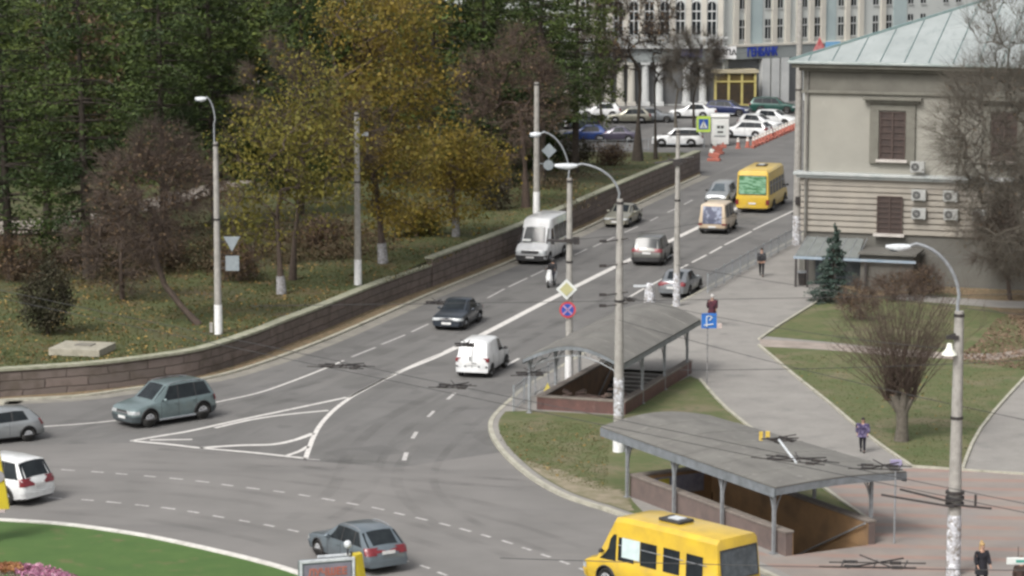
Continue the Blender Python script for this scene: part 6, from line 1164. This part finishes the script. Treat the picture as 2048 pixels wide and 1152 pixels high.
tpx('maple_tree', 'lower golden maple at the right end of the yellow group with pale trunk foot', (912, 473), [(911, 430), (905, 380), (900, 340)], [(790, 240, 960, 400, 55), (880, 258, 1016, 400, 60), (840, 380, 985, 440, 22), (760, 400, 850, 470, 18)], (66, .105, .6), yell, barkb, rt=.2, seed=14, twigs=900, wash=(1.3, barkw))
tpx('bare_tree', 'reddish brown twiggy tree behind the concrete pole with grey sign backs', (1052, 415), [(1050, 340), (1045, 260), (1040, 220)], [(905, 90, 1010, 250, 70), (975, 55, 1110, 190, 80), (1040, 130, 1135, 270, 50), (920, 190, 1090, 340, 70)], (13, .085, .5), orng, barkr, rt=.28, seed=15, twigs=4200, tw_len=.9)
tpx('bare_tree', 'leaning bare tree with curved dark trunk by the nearest left lamp post', (398, 650), [(365, 615), (330, 570), (312, 510), (300, 450)], [(180, 310, 300, 450, 60), (255, 240, 400, 360, 60), (320, 290, 450, 440, 60), (215, 390, 390, 510, 60), (200, 270, 420, 470, 70)], (15, .075, .45), orng, barkb, rt=.17, seed=16, twigs=6500, tw_len=.8)
tpx('bare_tree', 'thin brown tree standing left of the nearest left lamp post', (245, 600), [(243, 520), (250, 430)], [(170, 420, 330, 600, 60), (120, 430, 260, 560, 40)], (14, .07, .4), orng, barkb, rt=.12, seed=17, twigs=2000, tw_len=.6)
tpx('shrub', 'dark rounded shrub left of the concrete slab', (96, 668), [(94, 640)], [(42, 520, 152, 665, 120)], (60, .07, .22), bushl, barkd, rt=.08, seed=18, cat='shrub', parts=('stems', 'foliage'))
for i, (x, y, w_, h_, lb) in enumerate(((985, 420, 60, 70, 'dark green shrub right of the lower golden maple'), (1150, 330, 80, 50, 'low dark hedge shrub under the big pine by the far lot'), (640, 500, 90, 60, 'brown undergrowth shrub behind the lamp post in the yellow trees'), (480, 560, 90, 70, 'brown undergrowth shrub right of the nearest left lamp post'), (200, 520, 130, 90, 'brown undergrowth shrub under the pines'), (20, 560, 110, 90, 'brown undergrowth shrub at the left edge of the park'), (330, 540, 90, 80, 'brown undergrowth shrub behind the leaning bare tree'), (840, 470, 70, 50, 'yellowish shrub under the golden maples'), (1220, 330, 60, 40, 'brown shrub near the foot of the forked bare tree'))):
    tpx('shrub', lb, (x, y), [(x, y-h_*.3)], [(x-w_/2, y-h_, x+w_/2, y, 50)], (55 if i in (0, 1, 7) else 34, .09, .35), (bushl if i < 2 else (yelg if i == 7 else orng)), barkb, rt=.06, seed=30+i, twigs=500, cat='shrub', parts=('stems', 'foliage'))
# right side trees
tpx('bare_tree', 'forked bare tree with a few reddish leaves before the far pale building', (1275, 322), [(1276, 240), (1280, 180), (1277, 140)], [(1175, -60, 1275, 130, 90), (1265, -60, 1350, 100, 60), (1190, 60, 1260, 170, 25)], (14, .11, .55), orng, barkd, rt=.42, seed=19, twigs=5200, tw_len=1.1)
tpx('bare_tree', 'slim dark bare trunk right of the forked tree', (1311, 318), [(1310, 240), (1308, 170)], [(1285, 0, 1345, 170, 40)], (0, .1, .5), orng, barkd, rt=.16, seed=20, twigs=900)
tpx('bare_tree', 'pale twiggy tree in front of the arched windows', (1352, 262), [(1350, 220), (1355, 180)], [(1320, 60, 1440, 190, 100)], (0, .1, .5), orng, barkg, rtip=.01, rt=.16, seed=21, twigs=4500, tw_len=1.)
tpx('bare_tree', 'pale twiggy tree far left of the arched building', (1205, 262), [(1200, 200), (1195, 160)], [(1130, 60, 1240, 200, 80)], (8, .1, .5), orng, barkg, rt=.18, seed=22, twigs=4200, tw_len=1.)
tpx('bare_tree', 'squat bare tree hanging before the cream wall entrance of the far building', (1388, 262), [(1386, 200), (1396, 150)], [(1350, 60, 1450, 150, 50)], (0, .1, .5), orng, barkd, rt=.13, seed=23, twigs=2600, tw_len=1.)
# pollarded tree on the triangular lawn
P = G(1803, 882, .125); s = PXM(P); t = thing('pollarded_tree', 'pollarded tree with pale cut stumps and fine upright twigs on the triangular lawn', 'tree', P); rp = np.random.default_rng(40); mb = MB(); zz = lambda py: ZA(P, py)-P.z; xx = lambda px: (px-1803)/s
mb.tube([(0, 0, 0), (.02, 0, zz(850)), (0, 0, zz(822))], [.33, .25, .27], 12); st = [((1785, 790), .2), ((1775, 800), .1), ((1806, 785), .16), ((1822, 795), .15), ((1792, 772), .16), ((1815, 775), .1)]
tops = []
for k, ((a, b), r_) in enumerate(st): q = Vector((xx(a), .25*math.sin(k*2.), zz(b))); mb.tube([(0, 0, zz(828)), (q.x*.6, q.y*.7, (zz(828)+q.z)/2+.05), q], [.22, r_, r_*.8], 8); tops.append(q)
mb.build('trunk', barkg, t, smooth=True, sharp=80); mb = MB()
for q in tops[:5]: mb.tube([q, q+Vector((0, 0, .02))], .16, 8)
mb.build('cut_stump', mat('cut wood', (.32, .22, .15), .9, col2=(.22, .15, .1), scale=8), t); mb = MB()
for k in range(270):
    q = tops[k % len(tops)]+Vector(rp.normal(size=3)*.08); an = rp.random()*6.28; sp = .15+.85*rp.random()**.6; H_ = (2.4+3.3*rp.random())*(1.15-.4*sp); Rr_ = (q.x*.5+sp*3.2*math.cos(an), sp*3.2*math.sin(an)); p1 = q+Vector((Rr_[0]*.3, Rr_[1]*.3, H_*.35)); p2 = q+Vector((Rr_[0]*.65, Rr_[1]*.65, H_*.7)); p3 = q+Vector((Rr_[0], Rr_[1], H_)); mb.tube([q, p1, p2, p3], [.02, .013, .008, .004], 3, 0, False)
    for j in range(5): b0 = p1.lerp(p3, rp.random()); d_ = Vector(rp.normal(size=3)*.3)+Vector((0, 0, .45)); mb.tube([b0, b0+d_*(.6+rp.random())], [.008, .004], 3, 0, False)
mb.build('twigs', barkr, t)
# large bare tree right edge
tpx('bare_tree', 'large bare tree at the right edge in front of the cream house', (2085, 640), [(2070, 560), (2050, 480), (2030, 420)], [(1850, 100, 2120, 400, 420), (1890, 280, 2150, 560, 300), (1900, -60, 2200, 160, 120)], (4, .05, .5), orng, barkg, zbase=.12, rt=.3, rtip=.008, seed=24, twigs=14000, tw_len=1.3)
tpx('bare_tree', 'bare brownish tree low at the right edge beside the side path', (2020, 600), [(2015, 560), (2010, 520)], [(1930, 380, 2100, 560, 110)], (8, .05, .4), orng, barkb, zbase=.12, rt=.12, seed=25, twigs=5000, tw_len=.8)
for i, (x, y, w_, h_, lb) in enumerate(((1790, 600, 90, 60, 'brown leafless shrub under the belt of the cream house'), (1850, 592, 80, 60, 'brown leafless shrub right of the porch block'), (1720, 640, 80, 75, 'brown leafless shrub at the foot of the blue spruce'), (1900, 565, 90, 60, 'brown shrub in front of the grey basement wall'))):
    tpx('shrub', lb, (x, y), [(x, y-h_*.3)], [(x-w_/2, y-h_, x+w_/2, y, 40)], (26, .06, .3), orng, barkr, zbase=.12, rt=.05, seed=50+i, twigs=900, tw_len=.5, cat='shrub', parts=('stems', 'foliage'))
P = G(1662, 604, .12); conifer('spruce_tree', 'young blue grey spruce beside the porch of the cream house', P, ZA(P, 452)-.1, 1.35, .25, firl, barkd, rt=.1, seed=3, whorls=17, per=8, k=70, size=.085, droop=.12, pad=.12, up=.05, shape=.8, top=.06)
# pines: individual ones near the front
def pine(bpx, hpy, rad, label, seed, lm=pinel, z0=.2, k=130, shape=.55, size=.15, group=None, **kk):
    P = GP(*bpx); h = ZA(P, hpy)-P.z; return conifer('pine_tree', label, P, h, rad, h*z0, lm, barkd, rt=.3, seed=seed, whorls=15, per=7, k=k, size=size, droop=.16, pad=.5, up=.06, shape=shape, top=.16, group=group, **kk)
pine((176, 560), -120, 4.2, 'dense dark pine with drooping boughs at the left of the park', 61, z0=.2)
pine((20, 540), -60, 4.6, 'dark pine cut off by the left edge', 62, z0=.12, lm=pinel)
pine((95, 470), -160, 4.5, 'lighter green pine high at the upper left', 63, lm=pine2)
pine((330, 480), -120, 4.0, 'dark pine above the leaning bare tree', 64, z0=.24)
pine((432, 455), -150, 3.6, 'dark pine right of centre of the pine group by the nearest lamp', 65, z0=.3)
pine((1150, 345), -120, 4.4, 'bright green pine left of the far pale building', 66, z0=.26, lm=pine2)
pine((1085, 372), -160, 4.0, 'dark pine behind the reddish twiggy tree', 67, z0=.3)
pine((985, 350), -160, 4.8, 'green pine above the golden maples', 68, lm=pine2)
pine((600, 430), -140, 3.2, 'narrow dark pine showing between the yellow crowns', 69, z0=.12)
# background belt
protos = []
rb = random.Random(9); spots = []
for row, (py0, x0, x1, n) in enumerate(((400, -60, 1010, 11), (350, -120, 1100, 13), (290, -160, 1120, 14), (235, -200, 1110, 14))):
    for i in range(n): spots.append((x0+(x1-x0)*(i+rb.uniform(.15, .85))/n, py0+rb.uniform(-15, 15)))
for k in range(4):
    P = Vector((0, 0, 0)); h = 15+k*1.4; lm = (pinel, pine2, pinel, yelg)[k]
    if k < 3: o = conifer('pine_tree', 'dark evergreen in the dense belt at the back of the park', P, h, 4.4+.3*k, h*.1, lm, barkd, rt=.3, seed=80+k, whorls=13, per=6, k=110, size=.22, droop=.14, pad=.55, up=.05, shape=.5, top=.2, group='evergreens at the back of the park')
    else: o = tree('broadleaf_tree', 'autumn broadleaf tree in the belt at the back of the park', P, [(0, 0, 0), (.2, 0, 3), (0, .1, 5)], [(0, 0, 9, 3.6, 3.6, 5.5, 130)], (50, .19, .8), orng, barkd, rt=.3, seed=84, twigs=700, group='autumn trees at the back of the park')
    protos.append(o)
used = [False]*4
for i, (x, y) in enumerate(spots):
    k = rb.choice((0, 1, 2, 0, 1, 2, 0, 1, 3)); o = protos[k] if not used[k] else copy_tree(protos[k]); used[k] = True
    P = G(x, y, 0); o.location = (P.x, P.y, 0); o.rotation_euler = (0, 0, rb.uniform(0, 6.28)); s = rb.uniform(.85, 1.2); o.scale = (s, s, s*rb.uniform(.9, 1.1))
# trees far right behind the house roof
for i, (x, y, m_, lb) in enumerate(((1800, 90, orng, 'russet autumn tree beyond the metal roof, left one'), (1850, 70, yelg, 'olive autumn tree beyond the metal roof, middle one'), (1930, 80, orng, 'russet autumn tree beyond the metal roof, right one'))):
    P = G(x, y, 0); tree('broadleaf_tree', lb, P, [(0, 0, 0), (.2, 0, 4), (0, .1, 7)], [(0, 0, 12, 6, 5, 9, 120)], (50, .3, 1.), m_, barkd, rt=.4, seed=90+i)

# undergrowth of the park
ru = np.random.default_rng(77); C = []; und = leafmat('brown undergrowth', (.085, .06, .036), (.06, .055, .028), (.12, .08, .045), .4, .1)
for k in range(90):
    x = ru.uniform(-40, 760); y = 452+ru.random()*(118-max(0, x-250)*.12); P = GP(x, y); r_ = ru.uniform(.7, 1.9); n = int(170*r_); q = ru.normal(size=(n, 3))*np.array([r_*.6, r_*.6, .1]); q[:, 2] = np.abs(ru.normal(size=n))*.42; C.append(q+np.array([P.x, P.y, P.z]))
for k in range(34):
    x = ru.uniform(380, 1150); y = 345+ru.random()*70; P = GP(x, y); r_ = ru.uniform(.8, 2.); n = int(150*r_); q = ru.normal(size=(n, 3))*np.array([r_*.6, r_*.6, .1]); q[:, 2] = np.abs(ru.normal(size=n))*.5; C.append(q+np.array([P.x, P.y, P.z]))
C = np.concatenate(C); o = quads_obj('undergrowth', C, .09*(.5+ru.random(len(C))), und, None, 0, .5, ru); tag(o, 'low brown undergrowth between the park trunks', 'undergrowth', kind='stuff')
